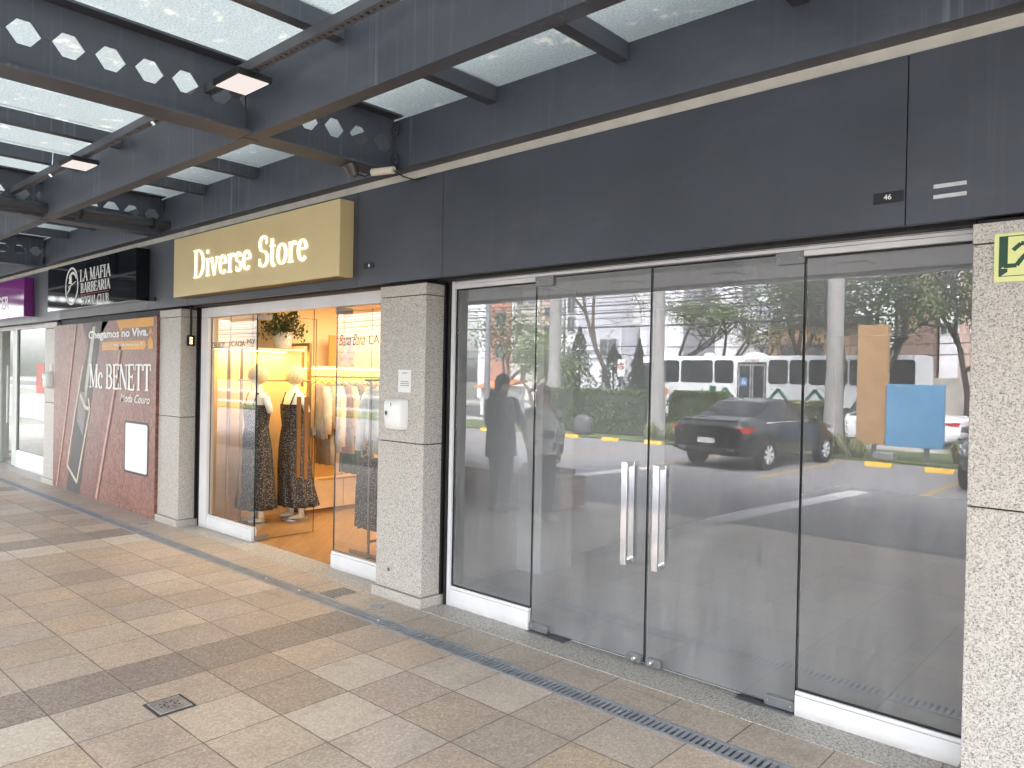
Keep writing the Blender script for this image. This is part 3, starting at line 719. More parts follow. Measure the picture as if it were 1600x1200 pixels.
# ------------------------------------------------------------------ boutique front
bf = thing('glass_shopfront', 'white framed glass shopfront of the warmly lit boutique with open doors', 'shopfront', (-6.4, 0, 0))
g = G(); g.box(-8.095, -4.702, -.04, .04, 2.295, 2.398); g.build('header', WALU, bf, bevel=.004)
g = G(); g.box(-8.095, -7.932, -.04, .04, .004, 2.293); g.build('jamb', WALU, bf, bevel=.004)
g = G(); g.box(-4.74, -4.702, -.04, .04, .004, 2.293); g.build('jamb', WALU, bf)
guide(-8.197, -8.097, bf)
g = G(); g.box(-8.095, -4.71, -.12, -.045, 2.405, 2.424); g.build('shutter_slot', BLACK, bf)
kick(-7.93, -6.965, bf, .15); kick(-5.59, -4.742, bf, .15)
p_ = pane('fixed_pane', -7.928, -6.965, .156, 2.29, bf, m=GLASSC)
p_ = pane('fixed_pane', -5.585, -4.742, .156, 2.29, bf, m=GLASSC)
BLKV = M('vinyl_black', (.03, .025, .02), .5)
text('DELBOY', -7.90, -7.62, 1.955, 2.025, -.0055, BLKV, 'glass_lettering', bf, 0, depth=.001)
text('J CADA', -7.54, -7.2, 1.955, 2.03, -.0055, BLKV, 'glass_lettering', bf, -.01, depth=.001)
text('MY', -7.15, -6.985, 1.99, 2.045, -.0055, BLKV, 'glass_lettering', bf, -.01, depth=.001)
text('Bana Bana', -5.55, -5.18, 1.955, 2.05, -.0055, BLKV, 'glass_lettering', bf, -.01, .4, depth=.001)
text('LADO', -5.12, -4.78, 1.96, 2.035, -.0055, BLKV, 'glass_lettering', bf, -.015, depth=.001)
def hinge(o, h, ang):
    r = Matrix.Rotation(ang, 4, 'Z'); m = Matrix.Translation(h) @ r @ Matrix.Translation(-Vector(h))
    o.location = m.to_translation(); o.rotation_euler = m.to_euler()
d = pane('door', -6.955, -6.29, .02, 2.285, bf, m=GLASSD)
g = G()
for s in (1, -1): g.box(-6.46, -6.42, .075 * s - .012, .075 * s + .012, .6, 1.46)
g.build('handle', M('bronze_pull', (.3, .2, .13), .3, .8), d)
patch(-6.957, -6.81, 2.235, 2.292, d); patch(-6.957, -6.81, .012, .062, d)
g = G(); g.box(-6.33, -6.29, -.02, .03, 1.05, 1.13); g.build('lock', GREYM, d)
hinge(d, (-6.955, 0, 0), R(88))
d = pane('door', -6.27, -5.6, .02, 2.285, bf, m=GLASSD)
dhandle(-6.2, .62, 1.46, d, -.075, .03); patch(-5.75, -5.595, 2.235, 2.292, d); patch(-5.75, -5.595, .012, .062, d)
hinge(d, (-5.598, 0, 0), R(-94))

# boutique interior
WOODM = NT('herringbone_floor'); p_ = WOODM.mapping(WOODM.pos(), rot=(0, 0, R(45)))
b_ = WOODM.n('ShaderNodeTexBrick'); WOODM.l(p_, b_.inputs[0]); b_.inputs['Scale'].default_value = 1; b_.inputs['Brick Width'].default_value = .55; b_.inputs['Row Height'].default_value = .1; b_.inputs['Mortar Size'].default_value = .0015
b_.inputs[1].default_value = (.52, .31, .13, 1); b_.inputs[2].default_value = (.42, .24, .1, 1); b_.inputs[3].default_value = (.12, .06, .03, 1)
WOODM.pbr(WOODM.mix(WOODM.noise(WOODM.mapping(p_, sc=(3, 40, 1)), 1.0, 4), b_.outputs[0], (.24, .11, .04)), .35)
g = G(); g.box(-8.25, -4.62, .03, 7, -.1, .008); struct(g.build('boutique_floor', WOODM.m))
CREAM = M('boutique_wall', (.84, .62, .33), .75, 0, .03, 2)
wallbox('boutique_lining', -8.25, -8.2, .05, 7, 0, 2.7, m=CREAM); wallbox('boutique_lining', -4.66, -4.62, .05, 7, 0, 2.7, m=CREAM)
wallbox('boutique_back', -8.2, -4.66, 6.9, 7, 0, 2.7, m=CREAM); wallbox('boutique_ceiling', -8.2, -4.66, .1, 6.9, 2.62, 2.7, m=CREAM)
g = G()
for y_ in (.35, .62, 1.45, 1.9, 2.35, 2.8, 3.3, 3.8): g.box(-8.2, -8.193, y_, y_ + .012, .3, 2.6)
g.build('panel_joint', M('panel_joint', (.35, .24, .13), .7), bld)
BRASS = M('bronze_rail', (.28, .2, .1), .4, .6)
STRIPL = emit('led_strip', (1, .62, .2), 1.5)
t = thing('display_rack', 'bronze framed wall rack with a lit top shelf at the boutique window', 'rack', (-7.95, .6, 0))
g = G(); g.box(-8.19, -7.78, .12, 1.06, 1.965, 1.985); g.build('shelf', M('shelf_cream', (.75, .66, .5), .5), t)
g = G(); g.box(-8.17, -8.15, .14, 1.04, 1.955, 1.9645); g.build('light_strip', STRIPL, t)
for y_ in (.12, .27): 
    g = G(); g.box(-7.81, -7.785, y_, y_ + .025, .02, 2.06 if y_ > .2 else 1.96); g.build('post', BRASS, t)
g = G(); g.box(-7.81, -7.785, 1.035, 1.06, 1.55, 1.96); g.build('post', BRASS, t)
g = G(); g.tube([(-7.8, .25, 1.62), (-7.8, 1.14, 1.62)], .011, 8); g.build('rail', BRASS, t)
t = thing('display_rack', 'long bronze wall rack with white ledge and hanging clothes deeper in the boutique', 'rack', (-7.9, 2.4, 0))
g = G(); g.box(-8.19, -7.88, 1.2, 4.6, 1.775, 1.80); g.build('ledge', M('shelf_cream', (.75, .66, .5), .5), t)
g = G(); g.box(-8.17, -8.15, 1.25, 4.55, 1.765, 1.7745); g.build('light_strip', STRIPL, t)
g = G(); g.tube([(-7.82, 1.17, 1.672), (-7.82, 4.5, 1.672)], .013, 8); g.build('rail', BRASS, t)
g = G(); g.box(-7.85, -7.8, 1.14, 1.175, .4, 2.07); g.box(-8.19, -7.85, 1.14, 1.175, 2.035, 2.07); g.build('post', BRASS, t)
g = G(); g.box(-7.835, -7.805, 2.2, 2.23, 1.45, 1.68); g.build('bracket', GREYM, t)
t = thing('cabinet', 'low cream cabinet along the boutique wall under the clothes', 'cabinet', (-7.95, 2.7, 0))
g = G(); g.box(-8.19, -7.87, 1.16, 4.6, .06, .40); g.build('body', M('cabinet_cream', (.66, .5, .33), .5), t, bevel=.004)
g = G(); g.box(-8.18, -7.89, 1.18, 4.58, .008, .06); g.build('kickboard', M('kick_brown', (.16, .09, .05), .6), t)
g = G()
for y_ in (1.7, 2.25, 2.8, 3.4): g.box(-7.872, -7.868, y_, y_ + .008, .07, .4)
g.build('door_gap', BRASS, t)
# plant in a basket
t = thing('potted_plant', 'leafy green plant in a white woven basket on top of the lit shelf', 'plant', (-7.95, .87, 1.985))
g = G(); g.lathe([(.07, .0), (.1, .02), (.115, .14), (.11, .2), (.095, .2), (.09, .1), (.001, .1)], (-7.95, .87, 1.986), 24)
tt = NT('white_wicker'); bb = tt.n('ShaderNodeTexBrick'); tt.l(tt.mapping(tt.obj(), sc=(1, 1, 1), rot=(R(90), 0, 0)), bb.inputs[0]); bb.inputs['Scale'].default_value = 30; bb.inputs[1].default_value = (.7, .66, .58, 1); bb.inputs[2].default_value = (.6, .55, .47, 1); bb.inputs[3].default_value = (.3, .25, .18, 1); tt.pbr(bb.outputs[0], .8)
g.build('basket', tt.m, t, True, auto=60)
g = G(); rr = random.Random(5)
for k in range(1100):
    a, e = rr.uniform(0, 2 * PI), rr.uniform(-.4, 1.2); r_ = rr.uniform(.05, .31)
    c = Vector((-7.95 + r_ * math.cos(a) * math.cos(e) * .62, .87 + r_ * math.sin(a) * math.cos(e), 2.2 + r_ * math.sin(e) * .9))
    d_ = Vector((rr.uniform(-1, 1), rr.uniform(-1, 1), rr.uniform(-.6, 1))).normalized(); s_ = d_.cross(Vector((0, 0, 1))).normalized()
    L_ = rr.uniform(.04, .085); g.quad(c, c + d_ * L_ * .5 + s_ * L_ * .22, c + d_ * L_, c + d_ * L_ * .5 - s_ * L_ * .22)
LEAF0 = M('house_leaf', (.055, .085, .025), .5, 0, .5, 30)
g.build('foliage', LEAF0, t, fix=False)
t = thing('poster', 'small orange and grey fashion poster standing on the boutique ledge', 'poster', (-8.0, 1.75, 1.8))
g = G(); g.box(-8.02, -8.0, 1.55, 1.93, 1.805, 2.19); g.build('board', M('poster_orange', (.62, .25, .05), .6), t)
g = G(); g.prism([(1.7, 1.81), (1.93, 1.81), (1.93, 2.17), (1.79, 2.17), (1.74, 2.0)], -7.999, -7.996, 'yz'); g.build('figure_print', M('poster_grey', (.33, .27, .24), .6, 0, .5, 16), t)

# mannequins in polka dot dresses with woven globe heads
SKIN = M('mannequin_white', (.78, .74, .66), .4, 0, .02)
tt = NT('polka_cloth'); v_ = tt.voro(tt.obj(), 80, rnd=1); n_ = tt.noise(tt.obj(), 5, 3)
tt.pbr(tt.mix(tt.ramp(v_, [(.2, (1, 1, 1)), (.27, (0, 0, 0))]), tt.mix(n_, (.007, .007, .01), (.016, .016, .02)), (.55, .52, .47)), .75); POLKA = tt.m
tt = NT('wicker_globe'); bb = tt.n('ShaderNodeTexVoronoi', feature='DISTANCE_TO_EDGE'); tt.l(tt.obj(), bb.inputs[0]); bb.inputs['Scale'].default_value = 45
tt.pbr(tt.ramp(bb.outputs[0], [(.05, (.72, .62, .38)), (.2, (.8, .7, .42)), (.3, (.5, .38, .17))]), .7, Emission_Color=(1, .6, .15, 1), Emission_Strength=.0); WICK = tt.m
def ering(cx, cy, z, rx, ry, n=20, amp=0, k=9, ph=0):
    return [(cx + rx * (1 + amp * math.sin(k * a + ph)) * math.cos(a), cy + ry * (1 + amp * math.sin(k * a + ph)) * math.sin(a), z) for a in [2 * PI * i / n for i in range(n)]]
def mannequin(cx, cy, label, lean):
    t = thing('mannequin', label, 'mannequin', (cx, cy, .008), 'window mannequins')
    g = G()
    g.loft([ering(cx, cy, z, rx, ry) for z, rx, ry in ((.9, .15, .11), (1.05, .12, .09), (1.2, .14, .1), (1.33, .165, .115), (1.42, .175, .095), (1.47, .14, .075), (1.5, .055, .05), (1.6, .045, .045))])
    for s in (-1, 1):
        if s < 0:
            g.tube([(cx - .16, cy, 1.43), (cx - .205, cy + .01, 1.3), (cx - .235, cy + .04, 1.1), (cx - .25, cy + .02, .92), (cx - .25, cy, .82)], [.045, .038, .03, .025, .022], 10)
            g.tube([(cx - .25, cy, .83), (cx - .252, cy - .01, .76), (cx - .25, cy - .02, .69)], [.022, .03, .012], 8)
        else: g.tube([(cx + .16, cy, 1.43), (cx + .195, cy + .02, 1.34), (cx + .205, cy + .04, 1.26), (cx + .2, cy + .04, 1.245)], [.045, .04, .034, .01], 10)
        fx = cx + s * .07 + lean * (s > 0) * .5
        g.tube([(cx + s * .07, cy, .9), (cx + s * .07, cy, .5), (fx, cy + .02, .1), (fx, cy + .02, .05)], [.08, .055, .034, .036], 10)
        g.loft([[(fx + .03 * math.cos(a) * w, cy + dy, .045 + .032 * h * math.sin(a)) for a in [2 * PI * i / 10 for i in range(10)]] for dy, w, h in ((.05, .8, 1), (0, 1.1, 1.1), (-.07, 1.25, .7), (-.13, .9, .4))])
    g.build('body', SKIN, t, True)
    g = G(); ph = cx * 9
    g.loft([ering(cx + l * lean, cy - .01, z, rx, ry, 64, am, 11, ph) for z, rx, ry, am, l in ((1.345, .192, .135, 0, 0), (1.25, .185, .135, .01, 0), (1.1, .155, .12, .01, 0), (1.0, .17, .135, .02, 0), (.85, .205, .155, .03, .1), (.6, .225, .17, .05, .25), (.4, .235, .18, .07, .5), (.26, .245, .2, .09, .75), (.195, .25, .205, .1, .9), (.18, .24, .195, .1, .9))], cap=False)
    for s in (-1, 1): g.tube([(cx + s * .09, cy - .125, 1.3), (cx + s * .1, cy - .06, 1.475), (cx + s * .09, cy + .06, 1.46), (cx + s * .08, cy + .12, 1.3)], .009, 6)
    g.build('dress', POLKA, t, True, fix=False)
    g = G(); g.lathe([(.145, 1.06), (.15, 1.07), (.145, 1.08)], (cx, cy - .01, 0), 32, sy=.82, cap=False); g.build('belt', M('belt_white', (.75, .72, .66), .5), t)
    g = G(); g.lathe([(.118 * math.sin(R(a)), -.118 * math.cos(R(a))) for a in range(4, 180, 8)], (cx, cy, 1.69), 28); g.build('globe_head', WICK, t, True)
    g = G(); g.lathe([(.17, 0), (.17, .012), (.001, .014)], (cx + .03, cy, .009), 32); g.build('stand', M('stand_steel', (.55, .55, .54), .25, .9), t, True, auto=40)
    return t
mannequin(-7.83, .50, 'mannequin in a polka dot dress behind the left fixed pane, nearer the window', .02)
mannequin(-7.80, .95, 'mannequin in a polka dot dress with flared hem, deeper in behind the doorway', .16)

# hanging clothes: cloth on a hanger, hung across the rail
def garment(cx, cy, zt, length, hw, mat, label, sleeves=.55, flare=1.0, cat='garment', group='clothes hung on the boutique rails', yaw=0, amp=.012, skirt=False):
    t = thing('hanging_garment', label, cat, (cx, cy, zt), group)
    g = G(); n = 40; rings = []
    prof = [(0, .25 if not skirt else .8, .35), (.02, .5 if not skirt else .95, .7), (.07, .96, 1), (.2, .92, 1.1), (.5, .9 * (1 + (flare - 1) * .5), 1.2), (.8, .95 * flare, 1.3), (1.0, 1.0 * flare, 1.35), (1.0, .95 * flare, 1.0)]
    for k_, (f, w, d) in enumerate(prof):
        ring = []
        for i in range(n):
            a = 2 * PI * i / n; u = math.cos(a); v = math.sin(a)
            fold = amp * math.sin(u * 16 + cy * 40) * min(1, f * 2 + .15)
            ring.append((cx + hw * w * u + .01 * math.sin(f * 5 + cy * 20), cy + .026 * d * v + fold, zt - .06 - f * length + .008 * math.sin(u * 9 + cy * 33) * (f > .9)))
        rings.append(ring)
    g.loft(rings)
    if sleeves:
        for s in (-1, 1):
            g.tube([(cx + s * hw * .8, cy, zt - .11), (cx + s * hw * 1.08, cy - .012, zt - .25), (cx + s * hw * 1.16, cy - .02, zt - .1 - sleeves * .6), (cx + s * hw * 1.2, cy - .03, zt - .1 - sleeves)], [.045, .055, .052, .05], 10)
    g.build('cloth', mat, t, True)
    g = G(); g.tube([(cx - hw * .85, cy, zt - .085), (cx, cy, zt - .02), (cx + hw * .85, cy, zt - .085)], .007, 6)
    g.tube([(cx, cy, zt - .02), (cx, cy, zt + .02)] + [(cx + .018 * math.sin(R(b)) , cy, zt + .035 - .018 * math.cos(R(b))) for b in range(20, 260, 30)], .0035, 5)
    g.build('hanger', M('hanger_gold', (.55, .4, .2), .3, .8), t)
    return t
def cloth(name, c, v=.15): return M(name, c, .85, 0, v, 14)
CL = [cloth('cloth_cream', (.62, .52, .38)), cloth('cloth_tan', (.42, .27, .14)), cloth('cloth_sand', (.5, .38, .24)), cloth('cloth_green', (.06, .16, .09)), cloth('cloth_khaki', (.3, .24, .14)), cloth('cloth_brown', (.16, .09, .06)), cloth('cloth_white', (.72, .74, .72)), cloth('cloth_wine', (.09, .012, .02)), cloth('cloth_black', (.012, .012, .014)), cloth('cloth_charcoal', (.045, .047, .055))]
nm = ['cream', 'tan', 'sand', 'green', 'khaki', 'brown', 'white', 'wine', 'black', 'charcoal']
seq = [(0, .66, .56), (2, .98, .5), (0, .82, .72), (5, .6, .5), (2, .86, .6), (3, 1.12, 0), (1, .74, .6), (3, 1.16, 0), (2, .66, .5), (4, .74, .5), (6, .66, .5), (1, .9, 0), (4, .75, .5), (5, .7, .4), (0, .7, .5), (2, .74, .5)]
used = {}
place = ['nearest the doorway', 'second from the doorway', 'third from the doorway', 'fourth from the doorway', 'fifth from the doorway', 'sixth from the doorway', 'seventh from the doorway', 'eighth from the doorway', 'ninth from the doorway', 'tenth from the doorway', 'eleventh from the doorway', 'twelfth from the doorway', 'thirteenth from the doorway', 'fourteenth from the doorway', 'fifteenth from the doorway', 'farthest from the doorway']
for i, (c, ln, sl) in enumerate(seq):
    kind = 'skirt' if c == 3 else 'jacket' if sl else 'top'
    garment(-7.78, 1.26 + i * .098, 1.655, ln, .2 if c != 3 else .19, CL[c], f'{nm[c]} {kind} on the long wall rail, {place[i]}', sl, 1.25 if c == 3 else 1.0, kind, amp=.02 if c == 3 else .012)
t = thing('clothes_rack', 'free standing dark metal clothes rack beside the right boutique pane', 'rack', (-5.72, .7, 0))
RK = M('rack_metal', (.16, .14, .12), .4, .6)
g = G(); g.tube([(-5.66, .36, 1.655), (-5.66, 1.5, 1.655)], .012, 8); g.build('rail', RK, t)
for y_ in (.42, 1.45):
    g = G(); g.box(-5.67, -5.65, y_, y_ + .02, .04, 1.65); g.build('post', RK, t)
    g = G(); g.box(-5.95, -5.4, y_, y_ + .02, .012, .035); g.build('foot', RK, t)
g = G(); g.box(-5.672, -5.648, .42, 1.47, .14, .16); g.build('lower_bar', RK, t)
pl2 = ['nearest the window', 'second from the window', 'third from the window', 'fourth from the window', 'fifth from the window', 'sixth from the window', 'farthest from the window']
for i, (c, ln, sl, hw) in enumerate(((6, .48, .55, .17), (0, .62, 0, .15), (7, .5, .4, .17), (8, .5, .42, .18), (9, .72, .0, .18), (8, .6, .5, .18), (9, .7, .4, .18))):
    garment(-5.66, .50 + i * .085, 1.635, ln, hw, CL[c], f'{nm[c]} {"blouse" if sl else "top"} on the free standing rack, {pl2[i]}', sl, 1.0, 'blouse' if sl else 'top')
for i, (m_, l_, x_) in enumerate(((POLKA, 'long polka dot skirt hung low at the window end of the free standing rack', -5.74), (CL[9], 'long charcoal skirt hung low behind the polka dot skirt', -5.6))):
    garment(x_, .46 + i * .08, .98, .66, .15, m_, l_, 0, 1.15, 'skirt', amp=.015, skirt=True)
t = thing('price_card', 'red bordered card hung among the clothes in the boutique', 'card', (-6.1, .9, 1.4))
g = G(); g.box(-6.2, -6.06, .79, .795, 1.33, 1.45); g.build('card', M('card_red', (.5, .03, .02), .5), t)
g = G(); g.box(-6.185, -6.075, .788, .7895, 1.35, 1.43); g.build('print_area', M('card_sand', (.5, .35, .22), .6), t)

def lamp(name, typ, loc, energy, col, size=.2, rot=(0, 0, 0), sy=None):
    l = bpy.data.lights.new(name, typ); l.energy = energy; l.color = col
    if typ == 'AREA':
        l.size = size
        if sy: l.shape = 'RECTANGLE'; l.size_y = sy
    elif typ == 'POINT': l.shadow_soft_size = size
    o = bpy.data.objects.new(name, l); o.location = loc; o.rotation_euler = rot; COL.objects.link(o); return o
WARM = (1, .87, .66)
lamp('boutique_ceiling_light', 'AREA', (-6.4, 1.9, 2.6), BOUT, WARM, 2.2, sy=3.0)
lamp('boutique_ceiling_light', 'AREA', (-6.6, 5.0, 2.6), BOUT * .8, WARM, 2.2, sy=2.4)
lamp('boutique_wall_light', 'AREA', (-8.1, .6, 1.94), BOUT * .09, (1, .55, .16), .1, sy=.9)
lamp('boutique_wall_light', 'AREA', (-8.1, 2.9, 1.75), BOUT * .2, (1, .55, .16), .1, sy=3.2)

# ------------------------------------------------------------------ shop at the left edge
lf = thing('glass_shopfront', 'pale green tinted glass shopfront under the purple sign at the left edge', 'shopfront', (-14.5, 0, 0))
GRF = M('door_frame_pale', (.5, .53, .5), .45, .2, .05)
g = G(); g.box(-16.29, -12.79, -.04, .04, 2.36, 2.42); g.build('header', WALU, lf)
g = G(); g.box(-16.29, -16.05, -.04, .04, .004, 2.36); g.box(-15.02, -14.93, -.03, .03, .004, 2.36); g.build('jamb', GRF, lf, bevel=.003)
kick(-14.93, -12.80, lf, .3)
pane('fixed_pane', -14.92, -12.81, .305, 2.355, lf, m=GLASSC)
d = pane('door', -16.04, -15.03, .02, 2.355, lf, m=GLASSC)
g = G(); g.box(-16.04, -15.9, -.025, .025, .02, 2.35); g.box(-15.2, -15.03, -.025, .025, .02, 2.35); g.build('stile', GRF, d)
g = G(); g.box(-15.32, -15.29, -.08, -.06, .75, 1.75); g.build('handle', WALU, d)
g = G(); g.box(-13.95, -13.55, -.008, -.006, 1.3, 1.78); g.build('red_sticker', M('sticker_red', (.62, .12, .08), .5), lf)
g = G(); g.box(-16.6, -12.6, .03, 6, -.1, .008); struct(g.build('pale_shop_floor', m_tiles('pale_floor_tile', (.5, .5, .48), .6, (.3, .3, .3), .25)))
PALEW = M('pale_green_wall', (.62, .66, .62), .7)
wallbox('pale_lining', -12.68, -12.6, .05, 6, 0, 2.7, m=PALEW); wallbox('pale_lining', -16.6, -16.52, .05, 6, 0, 2.7, m=PALEW); wallbox('pale_back', -16.6, -12.6, 5.9, 6, 0, 2.7, m=PALEW); wallbox('pale_ceiling', -16.6, -12.6, .1, 6, 2.6, 2.7, m=PALEW)
lamp('pale_shop_light', 'AREA', (-14.6, 2.5, 2.58), BOUT * .55, (1, .98, .94), 2.0, sy=2.5)
sd = [o for o in COL.objects if o.name.startswith('soap_dispenser')][0]; dup(sd, (-8.06, 0, .12), 'cream soap dispenser on the pillar left of the leather banner')
nt = [o for o in COL.objects if o.name.startswith('notice')][0]; dup(nt, (-8.1, 0, .02), 'small white notice on the pillar left of the leather banner')

# ------------------------------------------------------------------ steel and glass canopy
cp = thing('glass_canopy', 'dark grey steel canopy with wired glass panels over the walkway', 'canopy', (-8, -3.4, 0))
YO = -6.6
BX = [-20.55, -16.52, -12.49, -8.46, -4.43, -.40, 3.63]
ZB, ZT = 3.195, 3.612
g = G(); g.box(XA, XB, -.333, -.196, 3.222, 3.586); g.build('wall_beam', STEEL, cp, bevel=.003)
YC = -5.25
def castellated(xc):
    g = G(); p = .2065; hw, hh, ht = .08, .064, .03; zm = (ZB + ZT) / 2; y1 = -.34
    n = int((abs(YC) - .34) / p); t_ = .006
    for s in (-1, 1):
        xx = xc + s * t_
        for i in range(n):
            a = y1 - p * i; b = a - p; c = (a + b) / 2
            up = [(a, ZT), (b, ZT), (b, zm), (c - hw, zm), (c - ht, zm + hh), (c + ht, zm + hh), (c + hw, zm), (a, zm)]
            dn = [(a, ZB), (b, ZB), (b, zm), (c - hw, zm), (c - ht, zm - hh), (c + ht, zm - hh), (c + hw, zm), (a, zm)]
            for poly in (up, dn):
                g.add([(xx, u, w) for u, w in poly], [tuple(range(8))])
            if s == 1:
                hx = [(c + hw, zm), (c + ht, zm + hh), (c - ht, zm + hh), (c - hw, zm), (c - ht, zm - hh), (c + ht, zm - hh)]
                for j in range(6):
                    q, r_ = hx[j], hx[(j + 1) % 6]; g.quad((xc - t_, *q), (xc - t_, *r_), (xc + t_, *r_), (xc + t_, *q))
                g.box(xc + t_ - .001, xc + t_ + .003, b + (p / 2 - hw), b - (p / 2 - hw) if False else b + .0, zm - .004, zm + .004)
                g.box(xc + t_ - .001, xc + t_ + .003, a - .0, a - (p / 2 - hw), zm - .004, zm + .004)
    ye = y1 - p * n
    g.box(xc - t_, xc + t_, ye, YC, ZB, ZT)
    g.build('castellated_web', STEEL, cp, fix=False)
    for z0, z1 in ((ZB - .014, ZB), (ZT - .016, ZT - .002)):
        g = G(); g.box(xc - .105, xc + .105, -.335, YC, z0, z1); g.build('castellated_flange', STEEL, cp)
    g = G(); g.box(xc - .02, xc + .02, -.345, -.335, ZB + .02, ZT - .04); g.box(xc + .008, xc + .07, -.36, -.35, ZB + .05, ZB + .13); g.box(xc + .008, xc + .07, -.36, -.35, ZB + .27, ZB + .34)
    for z_ in (.07, .11, .29, .32): g.lathe([(.012, 0), (.012, -.012)], (xc + .045, -.36, ZB + z_), 6, 'y')
    g.build('end_cleat', STEEL, cp)
for xc in BX: castellated(xc)
def girder(yc, z0=3.183, z1=3.545):
    for a, b in zip(BX[:-1], BX[1:]):
        a_, b_ = a + .012, b - .012
        g = G(); g.box(a_, b_, yc - .085, yc - .075, z0, z1); g.box(a_, b_, yc + .01, yc + .0, z0, z1); g.box(a_, b_, yc - .085, yc + .01, z0 - .008, z0 - .0005); g.box(a_, b_, yc - .085, yc + .01, z1 + .0005, z1 + .008)
        g.build('girder', STEEL, cp)
girder(-1.425); girder(-4.3)
nb = 0
for a, b in zip(BX[:-1], BX[1:]):
    for k in (1, 2, 3):
        xp = a + k * (b - a) / 4
        for y0, y1 in ((-.334, -1.414), (-1.511, -4.289), (-4.386, -5.26)):
            g = G(); g.box(xp - .04, xp + .04, y0, y1, 3.488, 3.588); g.build('purlin', STEEL, cp)
edges = []
for a, b in zip(BX[:-1], BX[1:]): edges += [a + (b - a) * k / 4 for k in range(4)]
edges.append(BX[-1])
for a, b in zip(edges[:-1], edges[1:]):
    for y0, y1 in ((-.17, -1.46), (-1.47, -4.34), (-4.35, -5.4)):
        g = G(); g.box(a + .004, b - .004, y0, y1, 3.615, 3.625); g.build('glass_panel', ROOFG, cp)
SEAL = M('white_sealant', (.72, .75, .74), .6)
g = G(); g.box(BX[0], BX[-1], YO - .09, YO, 3.19, 3.66); g.build('edge_beam', STEEL, cp)
SOF = M('soffit_white', (.8, .8, .79), .7, 0, .03, 1)
g = G(); g.box(BX[0], BX[-1], YO - .0, -5.31, 3.20, 3.26); g.box(BX[0], BX[-1], -5.31, -5.27, 3.2, 3.6); g.build('outer_soffit', SOF, cp)
g = G(); g.box(BX[0], BX[-1], YO - .05, -5.26, 3.66, 3.70); g.build('outer_roof', STEEL, cp)
dl0 = None
for i, x_ in enumerate((-10.2, -8.25, -6.45, -4.8, -3.1, -1.4, .3)):
    lab = ['far left', 'second from the far left', 'third from the far left', 'middle', 'third from the right', 'second from the right', 'rightmost'][i]
    if dl0 is None:
        dl0 = thing('recessed_light', 'x', 'ceiling light', (x_, -5.85, 3.2), 'unlit square lights in the outer soffit')
        g = G(); g.box(x_ - .17, x_ + .17, -6.02, -5.68, 3.192, 3.1995); g.build('trim', M('light_trim', (.3, .3, .3), .5), dl0)
        g = G(); g.box(x_ - .13, x_ + .13, -5.98, -5.72, 3.187, 3.1915); g.build('lens', M('light_lens', (.42, .42, .41), .3), dl0); r_ = dl0; xq = x_
    else: r_ = dup(dl0, (x_ - xq, 0, 0))
    r_['label'] = 'unlit square soffit light at the canopy edge, ' + lab
g = G(); g.box(BX[0], BX[-1], YO - .2, YO - .092, 3.15, 3.26); g.build('gutter', M('gutter_white', (.8, .8, .78), .5), cp, bevel=.006)
for xc in (-20.55, -12.49, 3.63):
    g = G(); g.tube([(xc, -6.2, -.12), (xc, -6.2, 3.18)], .09, 18); g.build('column', STEEL, cp, True, auto=40)

# perforated channel with its lamps
t = thing('lighting_channel', 'grey perforated steel cable channel hung along the canopy', 'cable channel', (-6, -1.75, 3.39))
CH = M('channel_grey', (.12, .125, .14), .45, .35)
yc, zc = -1.75, 3.395
g = G(); x0, x1 = -20, 3
g.box(x0, x1, yc - .027, yc - .025, zc - .02, zc + .035); g.box(x0, x1, yc + .025, yc + .027, zc - .02, zc + .035)
g.box(x0, x1, yc - .025, yc - .009, zc - .021, zc - .019); g.box(x0, x1, yc + .009, yc + .025, zc - .021, zc - .019)
k = x0
while k < x1:
    g.box(k, k + .032, yc - .009, yc + .009, zc - .0208, zc - .0192); k += .05
g.build('channel', CH, t)
g = G(); g.box(x0, x1, yc - .017, yc + .017, zc + .012, zc + .014); g.build('channel_lining', M('channel_pale', (.5, .5, .5), .5), t)
for xr in (-2.6, -5.2, -7.3, -9.4, -11.5):
    g = G(); g.tube([(xr, yc, zc), (xr, yc + .01, 3.60)], .005, 6); g.tube([(xr - .02, yc, zc - .024), (xr + .02, yc, zc - .024)], .02, 4); g.build('hanger_rod', CHROME, t)
def flood(x, label):
    t = thing('flood_lamp', label, 'lamp', (x, -1.75, 3.33), 'flat flood lamps on the cable channel')
    g = G(); g.prism(rrect(x - .145, x + .145, -1.855, -1.645, .01, 2), 3.332, 3.366, 'xy'); g.build('housing', BLACK, t, bevel=.004)
    g = G(); g.box(x - .13, x + .13, -1.84, -1.66, 3.327, 3.3325); g.build('diffuser', emit('lamp_diffuser', (1, .88, .84), .06), t)
    g = G(); g.box(x - .02, x + .02, -1.77, -1.73, 3.366, 3.375); g.box(x + .1, x + .13, -1.772, -1.728, 3.366, 3.42); g.build('bracket', GREYM, t)
    return t
flood(-4.02, 'flat white faced flood lamp on the channel, the nearer one above the walkway')
flood(-6.63, 'flat white faced flood lamp on the channel, the farther one to the left')
flood(-9.24, 'flat white faced flood lamp on the channel, small and far at the left edge')
t = thing('drain_pipe', 'dark round rainwater pipe slung below the second castellated beam', 'pipe', (-8.3, -1.4, 3.3))
g = G(); g.tube([(-8.26, -.34, 3.285), (-8.26, -3.6, 3.205)], .05, 16); g.build('pipe', M('pipe_grey', (.045, .05, .06), .35), t, True, auto=50)
g = G()
for y_ in (-.5, -1.2, -2.4): g.tube([(-8.26, y_, 3.283 + (y_ + .34) * .0245), (-8.26, y_ - .03, 3.283 + (y_ + .31) * .0245)], .058, 16)
g.build('coupling', BLACK, t, True, auto=50)
